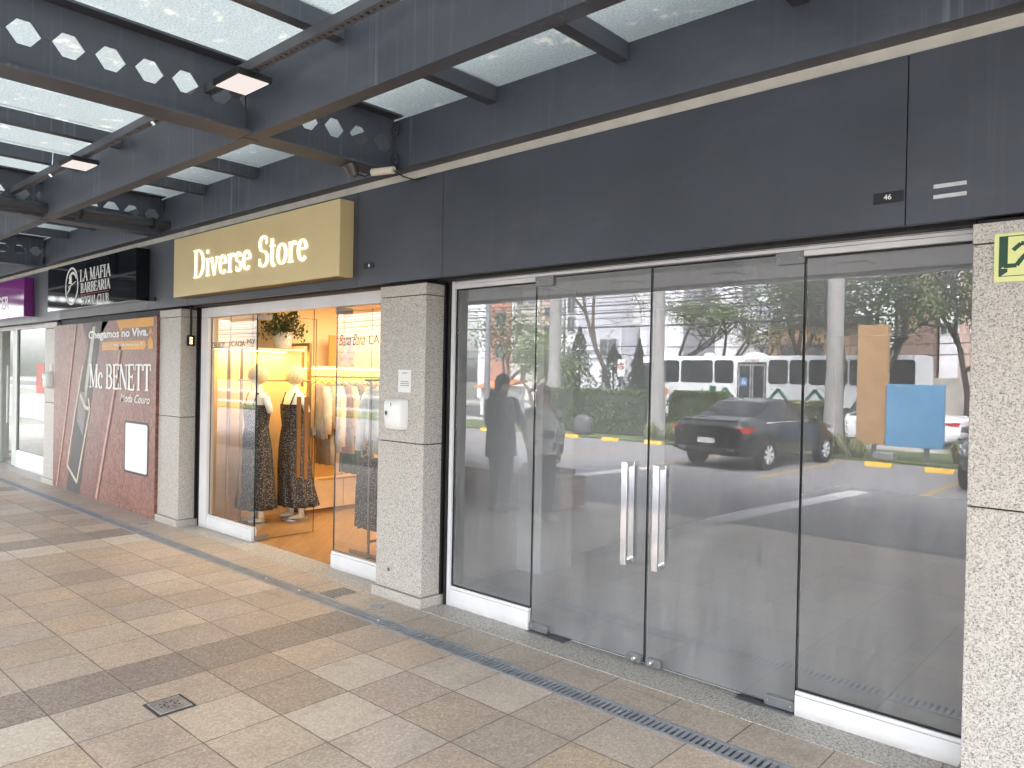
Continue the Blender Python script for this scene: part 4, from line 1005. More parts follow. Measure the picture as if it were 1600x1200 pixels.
t = thing('cctv_camera', 'small security camera with white tube housing under the castellated beam', 'camera', (-4.36, -.62, 3.15))
g = G(); g.tube([(-4.33, -.60, 3.135), (-4.14, -.56, 3.128)], .026, 14); g.build('tube', M('tube_cream', (.72, .66, .54), .5), t, True, auto=50)
g = G(); g.tube([(-4.41, -.74, 3.18), (-4.40, -.70, 3.11)], [.05, .038], 16); g.tube([(-4.40, -.70, 3.112), (-4.395, -.69, 3.095)], [.03, .02], 12); g.build('dome', M('camera_dark', (.07, .065, .06), .35), t, True, auto=40)
g = G(); g.tube([(-4.40, -.70, 3.12), (-4.37, -.63, 3.105), (-4.34, -.6, 3.13)], .006, 6); g.tube([(-4.14, -.56, 3.128), (-4.11, -.5, 3.09), (-4.14, -.36, 3.1), (-4.16, -.25, 3.15)], .005, 6); g.build('cable', BLACK, t)
# ------------------------------------------------------------------ everything across the car park (mirrored in the glass)
def m_asphalt(name, a, b, sc=90):
    t = NT(name); p = t.pos(); n = t.noise(p, sc, 3, .7); n2 = t.noise(p, .35, 5, .65); n3 = t.noise(t.mapping(p, sc=(.25, 1.4, 1)), 1.0, 4)
    c = t.ramp(n, [(.3, a), (.7, b)]); c = t.mix(t.ramp(n2, [(.4, (0, 0, 0)), (.7, (.55, .55, .55))]), c, [k * .6 for k in a]); c = t.mix(t.math('MULTIPLY', n3, .3), c, [k * 1.3 for k in b])
    t.pbr(c, .85, 0, .3, t.bump(n, .3, .004)); return t.m
def sheet(name, x0, x1, y0, y1, z, m, kind='structure', zb=None):
    g = G(); g.box(x0, x1, y0, y1, z - .1 if zb is None else zb, z); o = g.build(name, m); o['kind'] = kind; return o
ASPH = m_asphalt('car_park_asphalt', (.15, .146, .15), (.23, .222, .228))
sheet('car_park', -60, 40, -15.02, -4.655, -.12, ASPH)
sheet('street', -160, 120, -33, -20.5, -.25, m_asphalt('street_asphalt', (.05, .05, .052), (.1, .1, .1)))
sheet('sidewalk', -160, 120, -20.5, -18.2, -.1, M('sidewalk_concrete', (.3, .29, .27), .85, 0, .2, 2), zb=-.4)
sheet('sidewalk', -160, 120, -37, -33, -.1, M('sidewalk_concrete', (.3, .29, .27), .85), zb=-.4)
GRASSM = NT('grass_ground'); n_ = GRASSM.noise(GRASSM.pos(), 14, 5, .7); GRASSM.pbr(GRASSM.ramp(n_, [(.3, (.035, .05, .016)), (.5, (.075, .105, .03)), (.7, (.13, .14, .06))]), .9)
sheet('grass_verge', -60, 40, -18.2, -15.02, -.06, GRASSM.m, zb=-.3)
sheet('ground', -200, 160, -220, -37, -.2, M('far_ground', (.12, .12, .1), .9))
sheet('ground', -200, 160, -4.6, 60, -.17, M('far_ground', (.12, .12, .1), .9))
sheet('ground', -200, -60, -20.5, -4.65, -.2, M('far_ground', (.12, .12, .1), .9)); sheet('ground', 40, 160, -20.5, -4.65, -.2, M('far_ground', (.12, .12, .1), .9))
YLINE = M('worn_yellow_line', (.38, .26, .09), .8, 0, .35, 14); WLINE = M('worn_white_line', (.5, .48, .48), .8, 0, .22, 9)
def paint(name, polys, m):
    g = G()
    for p in polys: g.prism(p, -.1195, -.116, 'xy')
    return struct(g.build(name, m))
paint('white_line', [[(-4.82, -5.22), (-4.47, -5.16), (-4.02, -9.66), (-4.34, -9.64)], [(-8.8, -7.3), (-8.45, -7.3), (-8.28, -9.8), (-8.55, -9.8)]], WLINE)
paint('yellow_line', [[(x, -9.9), (x + .11, -9.9), (x + .11, -14.6), (x, -14.6)] for x in (-21.9, -19.2, -16.6, -13.95, -11.3, -8.75, -6.2, -3.33, -.6, 2.1)], YLINE)
g = G(); g.prism([(-4.45, -4.66), (-.5, -4.66), (-.5, -5.5), (-4.5, -5.32)], -.1195, -.117, 'xy'); struct(g.build('asphalt_patch', M('patch_asphalt', (.12, .12, .125), .85, 0, .2, 8)))
# wheel stops
ws0 = None
for i, (x, y, l) in enumerate(((-17.75, 14.5, 'yellow wheel stop at the far left of the car park, beside the palm'), (-14.35, 14.75, 'yellow wheel stop just left of the grey boulder'), (-12.84, 14.7, 'yellow wheel stop just right of the grey boulder'), (-11.45, 14.85, 'yellow wheel stop in front of the middle palm trunk'), (-10.3, 14.95, 'yellow wheel stop left of the black sedan'), (-5.17, 14.04, 'yellow wheel stop under the brown half of the totem'), (-3.91, 13.84, 'yellow wheel stop beyond the blue half of the totem'))):
    if ws0 is None:
        ws0 = thing('wheel_stop', l, 'wheel stop', (x, -y, -.12), 'yellow wheel stops'); g = G(); g.prism([(-.075, 0), (.075, 0), (.045, .1), (-.045, .1)], -.28, .28, 'yz')
        o = g.build('block', M('wheel_stop_yellow', (.75, .45, .04), .7, 0, .12, 9), None, bevel=.006); o.location = (x, -y, -.12); adopt(o, ws0)
        x0_, y0_ = x, y
    else: dup(ws0, (x - x0_, -(y - y0_), 0), l)

# ---------- vegetation
def leafmat(name, col, v=.45):
    if name in MC: return MC[name]
    t = NT(name); n = t.noise(t.obj(), 3.2, 4, .65); w = t.n('ShaderNodeObjectInfo'); n2 = t.noise(t.pos(), 40, 1)
    c = t.ramp(n, [(.32, [k * (1 - v) for k in col]), (.68, [k * (1 + v) for k in col])]); c = t.mix(t.math('MULTIPLY', n2, .4), c, [col[0] * 1.5, col[1] * 1.35, col[2] * 1.1])
    t.pbr(c, .6, 0, .3); MC[name] = t.m; return t.m
BARK = M('bark', (.11, .085, .065), .9, 0, .3, 8); BARKD = M('bark_dark', (.055, .045, .037), .9, 0, .3, 8)
def leaf(g, c, s, rr):
    d = Vector((rr.gauss(0, 1), rr.gauss(0, 1), rr.gauss(0, .7))).normalized(); u = d.cross(Vector((rr.random() - .5, rr.random() - .5, 1))).normalized()
    g.quad(c - d * s * .5, c + u * s * .28, c + d * s * .5, c - u * s * .28)
def tree(name, label, cat, x, Y, base, forks, crown, leafm, bark, nleaf, leafs, seed, levels=4, spread=.55, r0=.16, group='trees across the street', tipclump=.5, flat=.6, lean=(0, 0), bare=0):
    """tapered trunk, forking limbs, leaves in clumps round the tips; crown = (cx, cY, cz, rx, ry, rz)"""
    rr = random.Random(seed); t = thing(name, label, cat, (x, -Y, base), group); g = G(); tips = []
    cc = Vector((crown[0], -crown[1], crown[2])); cr = Vector(crown[3:6])
    def limb(p, d, L, r, lv):
        pts = [p]; q = p.copy(); dd = d.copy()
        for i in range(3):
            dd = (dd + Vector((rr.gauss(0, .16), rr.gauss(0, .16), rr.gauss(0, .1)))).normalized(); q = q + dd * L / 3; pts.append(q.copy())
        g.tube(pts, [r, r * .88, r * .78, r * .66], 7 if lv < 2 else 5, cap=False)
        if lv >= levels - 1: tips.extend([pts[2], pts[3]])
        if lv >= levels: return
        for k in range(3 if lv < 2 else 2 + (rr.random() < .5)):
            tgt = cc + Vector((rr.uniform(-1, 1) * cr.x, rr.uniform(-1, 1) * cr.y, rr.uniform(-.6, 1) * cr.z)); w = (tgt - q).normalized()
            nd = (dd * (1 - spread) + w * spread + Vector((rr.gauss(0, .35), rr.gauss(0, .35), rr.gauss(0, .2)))).normalized()
            limb(q, nd, L * rr.uniform(.62, .9), r * .62, lv + 1)
    for (fx, fd, fl) in forks:
        limb(Vector((x + fx, -Y, base)), Vector((fd[0], fd[1], 1)).normalized(), fl, r0, 0)
    g.build('trunk', bark, t, True)
    g = G(); n = 0
    clumps = [p for p in tips if ((p.x - cc.x) / cr.x) ** 2 + ((p.y - cc.y) / cr.y) ** 2 + ((p.z - cc.z) / cr.z) ** 2 < 1.5]
    while len(clumps) < 26:
        a = Vector((rr.gauss(0, .5), rr.gauss(0, .5), rr.gauss(0, .5))); clumps.append(cc + Vector((a.x * cr.x, a.y * cr.y, a.z * cr.z)))
    for k in range(nleaf):
        c = rr.choice(clumps); o = Vector((rr.gauss(0, tipclump), rr.gauss(0, tipclump), rr.gauss(0, tipclump * flat))); leaf(g, c + o, leafs * rr.uniform(.6, 1.3), rr)
    if nleaf: g.build('crown', leafm, t, fix=False)
    return t
GR1 = leafmat('leaf_fresh', (.15, .215, .07)); GR2 = leafmat('leaf_dark', (.07, .12, .04)); GR3 = leafmat('leaf_mid', (.085, .135, .04)); TW = leafmat('twig_brown', (.26, .19, .13), .3); OLV = leafmat('leaf_olive', (.16, .175, .075))
tree('street_tree', 'umbrella shaped fresh green tree with twisting forks behind the bus', 'tree', -19.6, 31.5, -.2, [(-.5, (-.25, 0), 2.7), (.75, (.3, 0), 2.7)], (-19.3, 31.5, 4.95, 2.2, 1.9, .75), GR1, BARKD, 4600, .15, 3, 4, .5, .15, tipclump=.42, flat=.5)
tree('bare_tree', 'large nearly bare brown tree with fanned limbs in front of the pale house', 'tree', -25.6, 33, -.2, [(0, (.18, 0), 4.0)], (-25.2, 33, 6.6, 3.6, 2.6, 2.0), TW, BARK, 1500, .12, 12, 5, .42, .2, tipclump=.55)
tree('street_tree', 'low twiggy olive tree behind the rear half of the bus', 'tree', -15.8, 33, -.2, [(0, (.1, 0), 2.4)], (-16.1, 33, 3.7, 1.8, 1.5, .6), OLV, BARK, 1100, .15, 4, 4, .5, .12, tipclump=.5)
tree('broad_tree', 'broad dark green tree filling the view above the brown and blue totem', 'tree', -10.2, 26.5, -.2, [(0, (-.05, 0), 2.6), (.2, (.25, 0), 2.4)], (-10.3, 26.5, 5.0, 2.7, 2.3, 1.9), GR3, BARKD, 8500, .19, 8, 4, .5, .2, tipclump=.55, flat=.9)
tree('broad_tree', 'tall dark feathery tree left of the right hand palm trunk', 'tree', -15.2, 35, -.2, [(0, (0, 0), 3.2)], (-14.2, 35, 6.6, 2.7, 1.8, 2.4), GR2, BARKD, 6500, .19, 21, 4, .5, .2, tipclump=.6, flat=1)
tree('street_tree', 'small green tree with a leaning trunk at the right end of the view', 'tree', -5.4, 24, -.2, [(0, (.1, 0), 2.4)], (-5.6, 24, 4.3, 1.5, 1.3, 1.0), GR3, BARKD, 2600, .15, 30, 4, .5, .13, tipclump=.4)
tree('broad_tree', 'bushy green tree at the left behind the two people', 'tree', -24.6, 23, -.2, [(0, (0, 0), 1.8)], (-24.6, 23, 3.3, 2.6, 2, 1.8), GR3, BARK, 3200, .17, 33, 4, .5, .16, tipclump=.55, flat=.9)
tree('broad_tree', 'pale green bushy tree left of the palm nearest the people', 'tree', -21.2, 21, -.2, [(0, (.1, 0), 1.4)], (-20.8, 21, 2.2, 1.7, 1.5, 1.3), GR1, BARK, 3600, .16, 35, 4, .5, .12, tipclump=.45, flat=.9)
for i, (x, Y, h, r, lab) in enumerate(((-22.6, 26, 4.2, 1.1, 'tallest dark cone shaped conifer beside the thin lamp post'), (-20.9, 26.5, 3.3, 1.2, 'broad dark conifer left of the no parking sign'), (-19.0, 25.6, 2.9, .8, 'narrow dark conifer right behind the no parking sign'), (-24.1, 27, 2.7, 1.2, 'squat dark conifer at the left of the conifer row'), (-19.9, 27.2, 3.6, .6, 'slim pointed dark conifer between two broader ones'))):
    t = thing('conifer', lab, 'tree', (x, -Y, -.2), 'dark conifers by the street'); rr = random.Random(50 + i); g = G(); g.tube([(x, -Y, -.2), (x, -Y, h * .9)], [.09, .02], 7); g.build('trunk', BARKD, t)
    g = G()
    for k in range(2300):
        f = rr.random() ** .8; a = rr.uniform(0, 2 * PI); R_ = r * (1 - f) ** .8 * (.55 + .45 * rr.random()) * (1 + .25 * math.sin(f * 26 + a * 2)); leaf(g, Vector((x + R_ * math.cos(a), -Y + R_ * math.sin(a), .1 + f * h)), .17, rr)
    g.build('crown', leafmat('conifer_leaf', (.028, .045, .024)), t, fix=False)
def hedge(x0, x1, Y0, Y1, h, label, n, seed, m):
    t = thing('hedge', label, 'hedge', ((x0 + x1) / 2, -(Y0 + Y1) / 2, -.06), 'clipped hedges on the grass verge'); rr = random.Random(seed)
    g = G(); nx = max(6, int((x1 - x0) / .2)); rings = []
    for i in range(nx + 1):
        x = x0 + (x1 - x0) * i / nx; e = min(1, min(i, nx - i) / 2 + .35); ring = []
        for j in range(14):
            a = PI * j / 13; yy = (Y0 + Y1) / 2 - math.cos(a) * (Y1 - Y0) / 2 * .9 * (1 if e > .9 else .8); zz = -.06 + (h - .02) * e ** .3 * min(1, math.sin(a) * 1.7) + rr.uniform(-.04, .04); ring.append((x + rr.uniform(-.03, .03), -yy, max(-.06, zz)))
        rings.append(ring)
    g.loft(rings, cap=True, close=False); g.build('core', leafmat('hedge_core', (.022, .034, .012)), t, fix=False)
    g = G()
    for k in range(n):
        x = rr.uniform(x0 - .03, x1 + .03); e = min(1, min(x - x0, x1 - x) / .35 + .45); a = rr.uniform(.0, PI); yy = (Y0 + Y1) / 2 - math.cos(a) * (Y1 - Y0) / 2; zz = -.04 + h * max(.3, e) ** .3 * min(1, math.sin(a) * 1.7) * rr.uniform(.93, 1.05)
        if a < .6: zz = rr.uniform(0, zz)
        leaf(g, Vector((x, -yy, zz)), rr.uniform(.06, .12), rr)
    g.build('foliage', m, t, fix=False)
HG = leafmat('leaf_hedge', (.10, .15, .045), .35)
hedge(-17.2, -12.85, 16.3, 17.6, 1.36, 'long clipped green hedge between the two left palm trunks', 15000, 1, HG)
hedge(-12.1, -10.3, 16.5, 17.8, 1.38, 'short rounded hedge beside the middle palm trunk, left of the black sedan', 7500, 2, HG)
hedge(-8.6, -7.1, 16.6, 17.8, 1.2, 'short hedge partly hidden behind the front of the black sedan', 5000, 3, OLV)
def tuft(x, Y, r, h, label, seed, m, n=160):
    t = thing('grassy_plant', label, 'plant', (x, -Y, -.06), 'strappy plants on the verge'); rr = random.Random(seed); g = G()
    for k in range(n):
        a = rr.uniform(0, 2 * PI); R_ = r * rr.uniform(.3, 1); H = h * rr.uniform(.5, 1); b = Vector((x + rr.gauss(0, .06), -Y + rr.gauss(0, .06), -.06)); u = Vector((-math.sin(a), math.cos(a), 0)) * .016; d = Vector((math.cos(a), math.sin(a), 0))
        p1 = b + d * R_ * .45 + Vector((0, 0, H)); p2 = b + d * R_ + Vector((0, 0, H * .55)); g.quad(b - u, b + u, p1 + u, p1 - u); g.quad(p1 - u, p1 + u, p2 + u * .2, p2 - u * .2)
    g.build('leaves', m, t, fix=False)
STRAP = leafmat('strap_leaf', (.14, .15, .06), .4)
for i, (x, Y, r, h, l) in enumerate(((-6.75, 15.6, .5, .55, 'strappy plant at the foot of the right palm trunk'), (-6.05, 15.35, .42, .45, 'strappy plant under the brown half of the totem'), (-12.0, 15.6, .4, .5, 'strappy plant at the foot of the middle palm trunk'), (-11.3, 15.7, .45, .55, 'strappy plant in front of the short rounded hedge'), (-3.9, 15.7, .5, .5, 'strappy plant right of the blue half of the totem'), (-18.6, 16.2, .7, .8, 'flowering strappy plant left of the long hedge'))): tuft(x, Y, r, h, l, 60 + i, STRAP)
def palm(x, Y, rb, rt, label, seed):
    t = thing('palm_tree', label, 'tree', (x, -Y, -.06), 'royal palms on the verge'); g = G(); H = 9.0
    g.tube([(x, -Y, -.1), (x, -Y, .25), (x, -Y, .8), (x + .01, -Y, 2.2), (x, -Y, 5), (x, -Y, 7.2), (x, -Y, H)], [rb * 1.15, rb, rb * .9, rt * 1.02, rt, rt * .9, rt * .5], 20)
    tt = M('palm_bark', (.27, .26, .25), .85, 0, .12, 3); g.build('trunk', tt, t, True)
    g = G(); g.tube([(x, -Y, 7.9), (x, -Y, 9.1)], [rt * .8, rt * .55], 14); g.build('crownshaft', leafmat('crownshaft', (.1, .16, .05)), t, True)
    g = G(); rr = random.Random(seed)
    for k in range(14):
        a = 2 * PI * k / 14 + rr.uniform(-.2, .2); e = rr.uniform(-.1, 1.0); L_ = rr.uniform(2.3, 2.9); pts = []
        for i in range(9):
            f = i / 8; r_ = L_ * f * math.cos(e * (1 - f * .4)); z_ = H + L_ * (math.sin(e) * f - .75 * f * f); pts.append(Vector((x + r_ * math.cos(a), -Y + r_ * math.sin(a), z_)))
        g.tube(pts, [.03 * (1 - i / 9) + .004 for i in range(9)], 5)
        for i in range(1, 9):
            for s in (-1, 1):
                d = (pts[i] - pts[i - 1]).normalized(); u = d.cross(Vector((0, 0, 1))).normalized() * s
                for q in (0, .5):
                    p = pts[i - 1].lerp(pts[i], q); tip = p + u * .55 + d * .3 + Vector((0, 0, -.22)); g.quad(p, p + d * .03, tip, tip - d * .01)
    g.build('fronds', leafmat('palm_leaf', (.05, .09, .025)), t, fix=False)
palm(-17.55, 17.8, .33, .215, 'smooth grey palm trunk nearest the two people', 1)
palm(-12.25, 16.3, .30, .19, 'smooth grey palm trunk rising right of the long hedge', 2)
palm(-6.85, 16.0, .26, .20, 'smooth grey palm trunk between the black sedan and the totem', 3)
g = G(); rr = random.Random(4); rings = []
for (z, rx, ry) in ((-.1, .26, .2), (.05, .33, .26), (.22, .3, .24), (.38, .36, .25), (.5, .25, .17), (.56, .1, .08)): rings.append([(-14.5 + .1 * z + rx * (1 + rr.uniform(-.12, .12)) * math.cos(a), -15.5 + ry * math.sin(a), z + rr.uniform(-.02, .02)) for a in [2 * PI * i / 14 for i in range(14)]])
g.loft(rings); tag(g.build('boulder', M('boulder_grey', (.1, .1, .105), .8, 0, .3, 5, .5, 12), None, True), 'grey boulder standing at the kerb before the long hedge', 'boulder')

# ---------- totem, signs, posts, wires
t = thing('totem_sign', 'blank totem sign, tall brown panel beside a shorter wide blue panel', 'sign', (-5.3, -15.5, -.06))
g = G(); g.box(-6.1, -5.42, -15.6, -15.4, .27, 3.15); g.build('brown_panel', M('totem_brown', (.34, .20, .09), .5, 0, .04, 1), t, bevel=.01)
g = G(); g.box(-5.415, -4.2, -15.56, -15.36, .26, 1.73); g.build('blue_panel', M('totem_blue', (.085, .24, .40), .5, 0, .04, 1), t, bevel=.01)
g = G(); g.box(-5.75, -5.65, -15.53, -15.45, -.06, .27); g.box(-4.6, -4.5, -15.53, -15.45, -.06, .27); g.build('foot', GREYM, t)
g = G(); g.box(-5.6, -5.15, -15.4, -15.05, -.06, .12); tag(g.build('concrete_block', M('block_grey', (.2, .2, .19), .85), None, bevel=.02), 'small grey concrete block in front of the totem sign', 'block')
t = thing('no_parking_sign', 'white rectangular no parking sign on a post before the conifers', 'sign', (-17.37, -22, -.1))
g = G(); g.tube([(-17.37, -22, -.1), (-17.37, -22, 2.5)], .035, 10); g.build('post', GREYM, t)
g = G(); g.box(-17.56, -17.2, -21.96, -21.945, 1.85, 2.55); g.build('panel', M('sign_panel_white', (.8, .8, .8), .5), t)
g = G(); o_, i_ = ellipse(-17.38, 2.27, .15, .15, 24), ellipse(-17.38, 2.27, .115, .115, 24)
for k in range(24): g.prism([o_[k], o_[(k + 1) % 24], i_[(k + 1) % 24], i_[k]], -21.944, -21.94)
for q in line([(-17.48, 2.37), (-17.28, 2.17)], .03): g.prism(q, -21.944, -21.939)
g.build('ring', M('sign_red', (.45, .02, .02), .5), t)
text('E', -17.44, -17.32, 2.18, 2.36, -21.9445, BLACK, 'letter', t, .02, face='+y')
def post(x, Y, h, r, label, arm, m=GREYM):
    t = thing('lamp_post', label, 'lamp post', (x, -Y, -.1), 'lamp posts'); g = G(); g.tube([(x, -Y, -.1), (x, -Y, h)], [r, r * .7], 12); g.build('pole', m, t, True, auto=40)
    if arm:
        g = G(); g.tube([(x, -Y, h), (x - .1, -Y, h + .3), (x - arm * .5, -Y, h + .55), (x - arm, -Y, h + .5)], .035, 8); g.build('arm', m, t, True)
        g = G(); g.box(x - arm - .3, x - arm, -Y - .08, -Y + .08, h + .44, h + .54); g.build('lamp_head', WHITE, t, bevel=.02)
post(-22.8, 25, 5.5, .07, 'thin grey street lamp with a curved arm by the conifers', .8)
post(-21.2, 18, 6.5, .13, 'plain grey post at the left, seen beside the orange kiosk', 0, M('post_grey', (.2, .21, .23), .5, .3))
post(-17.1, 36, 4.4, .06, 'bent grey street lamp behind the bus roof', 1.2)
for i, (z, Y, sag, r) in enumerate(((5.36, 24, .2, .02), (5.2, 24.2, .25, .012), (5.05, 24.1, .22, .02), (4.9, 24.3, .3, .012), (5.55, 24.4, .2, .012), (5.75, 24, .25, .012), (4.45, 24.2, .25, .024), (5.95, 24.6, .2, .012), (3.6, 37, .3, .02), (6.2, 24.6, .2, .012), (4.15, 37, .3, .02))):
    g = G(); pts = []
    for k in range(31):
        f = k / 30; x = -62 + 80 * f; ph = (f * 2.5) % 1; pts.append((x, -Y, z - .15 - sag * 4 * ph * (1 - ph) + .004 * (x + 20)))
    g.tube(pts, r * 1.5, 5); o = tag(g.build('power_line', M('cable_black', (.012, .012, .014), .7)), ['thick', 'thin', 'medium'][i % 3] + ' black overhead cable strung along the street, ' + ['third', 'fifth', 'sixth', 'seventh', 'fourth', 'third highest', 'lowest near', 'second highest', 'lower far', 'highest', 'upper far'][i] + ' of the bundle', 'cable', 'overhead cables along the street')
t = thing('kiosk', 'small kiosk with an orange awning at the far left of the car park', 'kiosk', (-24.7, -22, -.1))
g = G(); g.box(-25.5, -23.9, -23.4, -22, -.1, 1.3); g.build('body', M('kiosk_white', (.7, .7, .68), .6), t); g = G(); g.prism([(-21.6, 1.28), (-23.5, 1.62), (-23.5, 1.5), (-21.6, 1.2)], -25.6, -23.8, 'yz'); g.build('awning', M('awning_orange', (.65, .22, .07), .6), t); g = G(); g.box(-25.2, -24.2, -22, -21.985, .5, 1.1); g.build('hatch', DARKM, t)

# ---------- cars
TYRE = M('tyre', (.014, .014, .015), .8); RIM = M('rim_silver', (.62, .63, .65), .35, .15, .05); CGL = M('car_glass', (.008, .009, .01), .06, 0, .1, 1, spec=.5); RED = M('tail_red', (.45, .02, .02), .15, 0, .1, 20); PLATE = M('plate_grey', (.5, .5, .5), .5)
def car(label, paint, loc, rot, scale=1.0, extras=True, bright=False):
    t = thing('parked_car', label, 'car', (0, 0, 0), 'parked cars')
    ST = [(-.96, .74, .46, .85, .62, .88), (-.93, .82, .40, .885, .70, .96), (-.86, .87, .33, .915, .735, 1.035), (-.55, .895, .27, .94, .72, 1.075), (-.22, .90, .26, .95, .74, 1.095), (.08, .90, .26, .955, .68, 1.245), (.42, .90, .26, .96, .635, 1.40), (.62, .90, .26, .96, .635, 1.45), (.86, .90, .26, .96, .64, 1.475), (.93, .90, .26, .96, .64, 1.478), (1.25, .90, .26, .96, .64, 1.465), (1.45, .90, .26, .958, .645, 1.42), (1.75, .90, .26, .955, .65, 1.25), (2.12, .90, .26, .95, .71, 1.045), (2.5, .89, .27, .92, .74, .985), (3.0, .87, .3, .86, .72, .91), (3.3, .80, .34, .80, .66, .84), (3.46, .68, .40, .72, .56, .74), (3.52, .55, .45, .64, .45, .65)]
    rings = []
    for (y, w, zb, zt, wr, zr) in ST:
        hp = [(0, zb), (.7 * w, zb), (.93 * w, zb + .05), (.99 * w, zb + .16), (w, (zb + zt) / 2), (.985 * w, zt - .1), (.955 * w, zt), (.93 * w, zt + .025 if zr - zt > .06 else zt + (zr - zt) * .4), (wr, zr - .045 if zr - zt > .1 else zr - (zr - zt) * .4), (wr * .93, zr - .012), (wr * .7, zr), (0, zr + .012)]
        rings.append([(x, y, z) for x, z in hp] + [(-x, y, z) for x, z in reversed(hp[1:-1])])
    n = len(rings[0]); g = G(); vs = [p for r in rings for p in r]; base = len(g.v); g.v += vs
    for i in range(len(rings) - 1):
        y0, y1 = ST[i][0], ST[i + 1][0]
        for j in range(n):
            k = (j + 1) % n; mi = 0; jj = j if j < 11 else n - 1 - j
            if jj == 7 and .05 < (y0 + y1) / 2 < 1.95 and not (.86 <= y0 < .93): mi = 1
            if jj in (9, 10) and (-.23 <= y0 < .40 or 1.44 <= y0 < 2.1): mi = 1
            g.f.append((i * n + j, i * n + k, (i + 1) * n + k, (i + 1) * n + j)); g.mi.append(mi)
    g.f.append(tuple(reversed(range(n)))); g.mi.append(0); g.f.append(tuple((len(rings) - 1) * n + j for j in range(n))); g.mi.append(0)
    # glass and painted shell are separate parts
    for nm_, q in (('body', 0), ('window_glass', 1)):
        h = G(); h.v = list(g.v); h.f = [f for f, m_ in zip(g.f, g.mi) if m_ == q]; h.mi = [0] * len(h.f); o = h.build(nm_, paint if q == 0 else CGL, t, True, auto=38)
    for y in (0, 2.62):
        for s in (-1, 1):
            h = G(); h.lathe([(.34, .0), (.34, .16), (.001, .16)], (s * .885, y, .325), 28, 'x') if s < 0 else h.lathe([(.34, .0), (.34, -.16), (.001, -.16)], (s * .885, y, .325), 28, 'x'); h.build('wheel_arch', BLACK, t)
            w = G(); w.lathe([(.20, s * .0), (.31, s * .0), (.325, s * -.03), (.325, s * -.17), (.2, s * -.18)], (s * .908, y, .325), 28, 'x', cap=False); wo = w.build('wheel', TYRE, t, True, auto=40)
            w = G(); w.lathe([(.215, 0), (.215, s * -.02), (.195, s * -.02), (.195, 0)], (s * .906, y, .325), 28, 'x', cap=False)
            for k in range(7):
                a = 2 * PI * k / 7; ca, sa = math.cos(a), math.sin(a); xx = s * .907
                w.prism([(y + .03 * ca - .022 * sa, .325 + .03 * sa + .022 * ca), (y + .2 * ca - .03 * sa, .325 + .2 * sa + .03 * ca), (y + .2 * ca + .03 * sa, .325 + .2 * sa - .03 * ca), (y + .03 * ca + .022 * sa, .325 + .03 * sa - .022 * ca)], xx, xx - s * .02, 'yz')
            w.lathe([(.05, 0), (.05, s * -.03), (.001, s * -.0)], (s * .908, y, .325), 16, 'x'); w.build('rim', RIM, wo, True, auto=30)
    for s in (-1, 1):
        h = G(); h.loft([[(s * x, y, z) for x, z in ((xo, z0), (xo, z1), (xi, z1), (xi, z0))] for y, xo, xi, z0, z1 in ((-.955, .70, .44, .80, .885), (-.92, .835, .5, .79, .91), (-.8, .895, .7, .80, .91), (-.58, .905, .8, .845, .885))]); h.build('tail_light', RED, t, True, auto=40)
        h = G(); h.loft([[(s * x, y, z) for x, z in ((xo, z0), (xo, z1), (xi, z1), (xi, z0))] for y, xo, xi, z0, z1 in ((2.75, .89, .8, .74, .80), (3.1, .86, .62, .66, .80), (3.38, .74, .45, .62, .74))]); h.build('headlight', M('headlight', (.7, .72, .75), .1, .3), t, True, auto=40)
        h = G(); h.loft([[(s * (.93 + .17 * f), 1.72 + .03 * f - .05, .93 + .02 * f), (s * (.93 + .17 * f), 1.82 - .03 * f, .94 + .02 * f), (s * (.93 + .17 * f), 1.80 - .03 * f, 1.06), (s * (.93 + .17 * f), 1.70, 1.05)] for f in (0, .5, 1)]); h.build('mirror', paint, t, True, auto=50)
        h = G(); h.tube([(s * .872, -.05, .985), (s * .873, .5, .99), (s * .873, 1.3, .99), (s * .868, 1.85, .985)], .011, 6); h.build('chrome_strip', CHROME, t, True)
        for y in (.45, 1.35): h = G(); h.box(s * .893, s * .915, y, y + .17, .82, .85); h.build('door_handle', paint, t, bevel=.008)
    h = G(); h.prism([(-.90, 1.035), (-.78, 1.075), (-.74, 1.06), (-.87, 1.015)], -.64, .64, 'yz'); h.build('boot_lip', paint, t)
    h = G(); h.box(-.2, .2, -.972, -.95, .555, .665); po = h.build('number_plate', PLATE, t)
    h = G(); h.lathe([(.001, -.012), (.03, -.01), (.04, 0)], (0, -.945, .86), 12, 'y'); h.box(-.09, .09, -.968, -.955, .775, .79); h.build('emblem', CHROME, t)
    h = G(); h.prism([(-.80, .40), (.80, .40), (.84, .47), (-.84, .47)], -.965, -.90); h.build('bumper_trim', M('bumper_dark', (.015, .016, .017), .5), t)
    for s in (-1, 1): h = G(); h.prism(rrect(s * .58 - .09, s * .58 + .09, .41, .465, .02, 3), -.985, -.94); h.build('exhaust_trim', CHROME, t, bevel=.004)
    h = G(); h.tube([(0, .5, 1.42), (0, .34, 1.62)], .006, 5); h.build('antenna', BLACK, t)
    t.location = loc; t.rotation_euler = (0, 0, rot)
    return t
PB = M('car_black', (.006, .008, .0075), .2, .0, .1, 1, spec=.4, Coat_Weight=.35, Coat_Roughness=.05)
PG = M('car_grey', (.11, .115, .125), .3, .5, .08, 1, Coat_Weight=.5); PW = M('car_white', (.72, .73, .74), .3, 0, .03, 1, Coat_Weight=.5); PR = M('car_red', (.35, .02, .02), .3, 0, .05, 1, Coat_Weight=.5); PS = M('car_silver', (.4, .42, .43), .3, .5, .05, 1)
car('glossy black sedan with chrome window strip parked nose in towards the verge', PB, (-7.42, -11.42, -.12), PI + R(5))
car('grey car parked nose towards the shops at the right edge of the glass', PG, (-2.15, -14.2, -.12), 0)
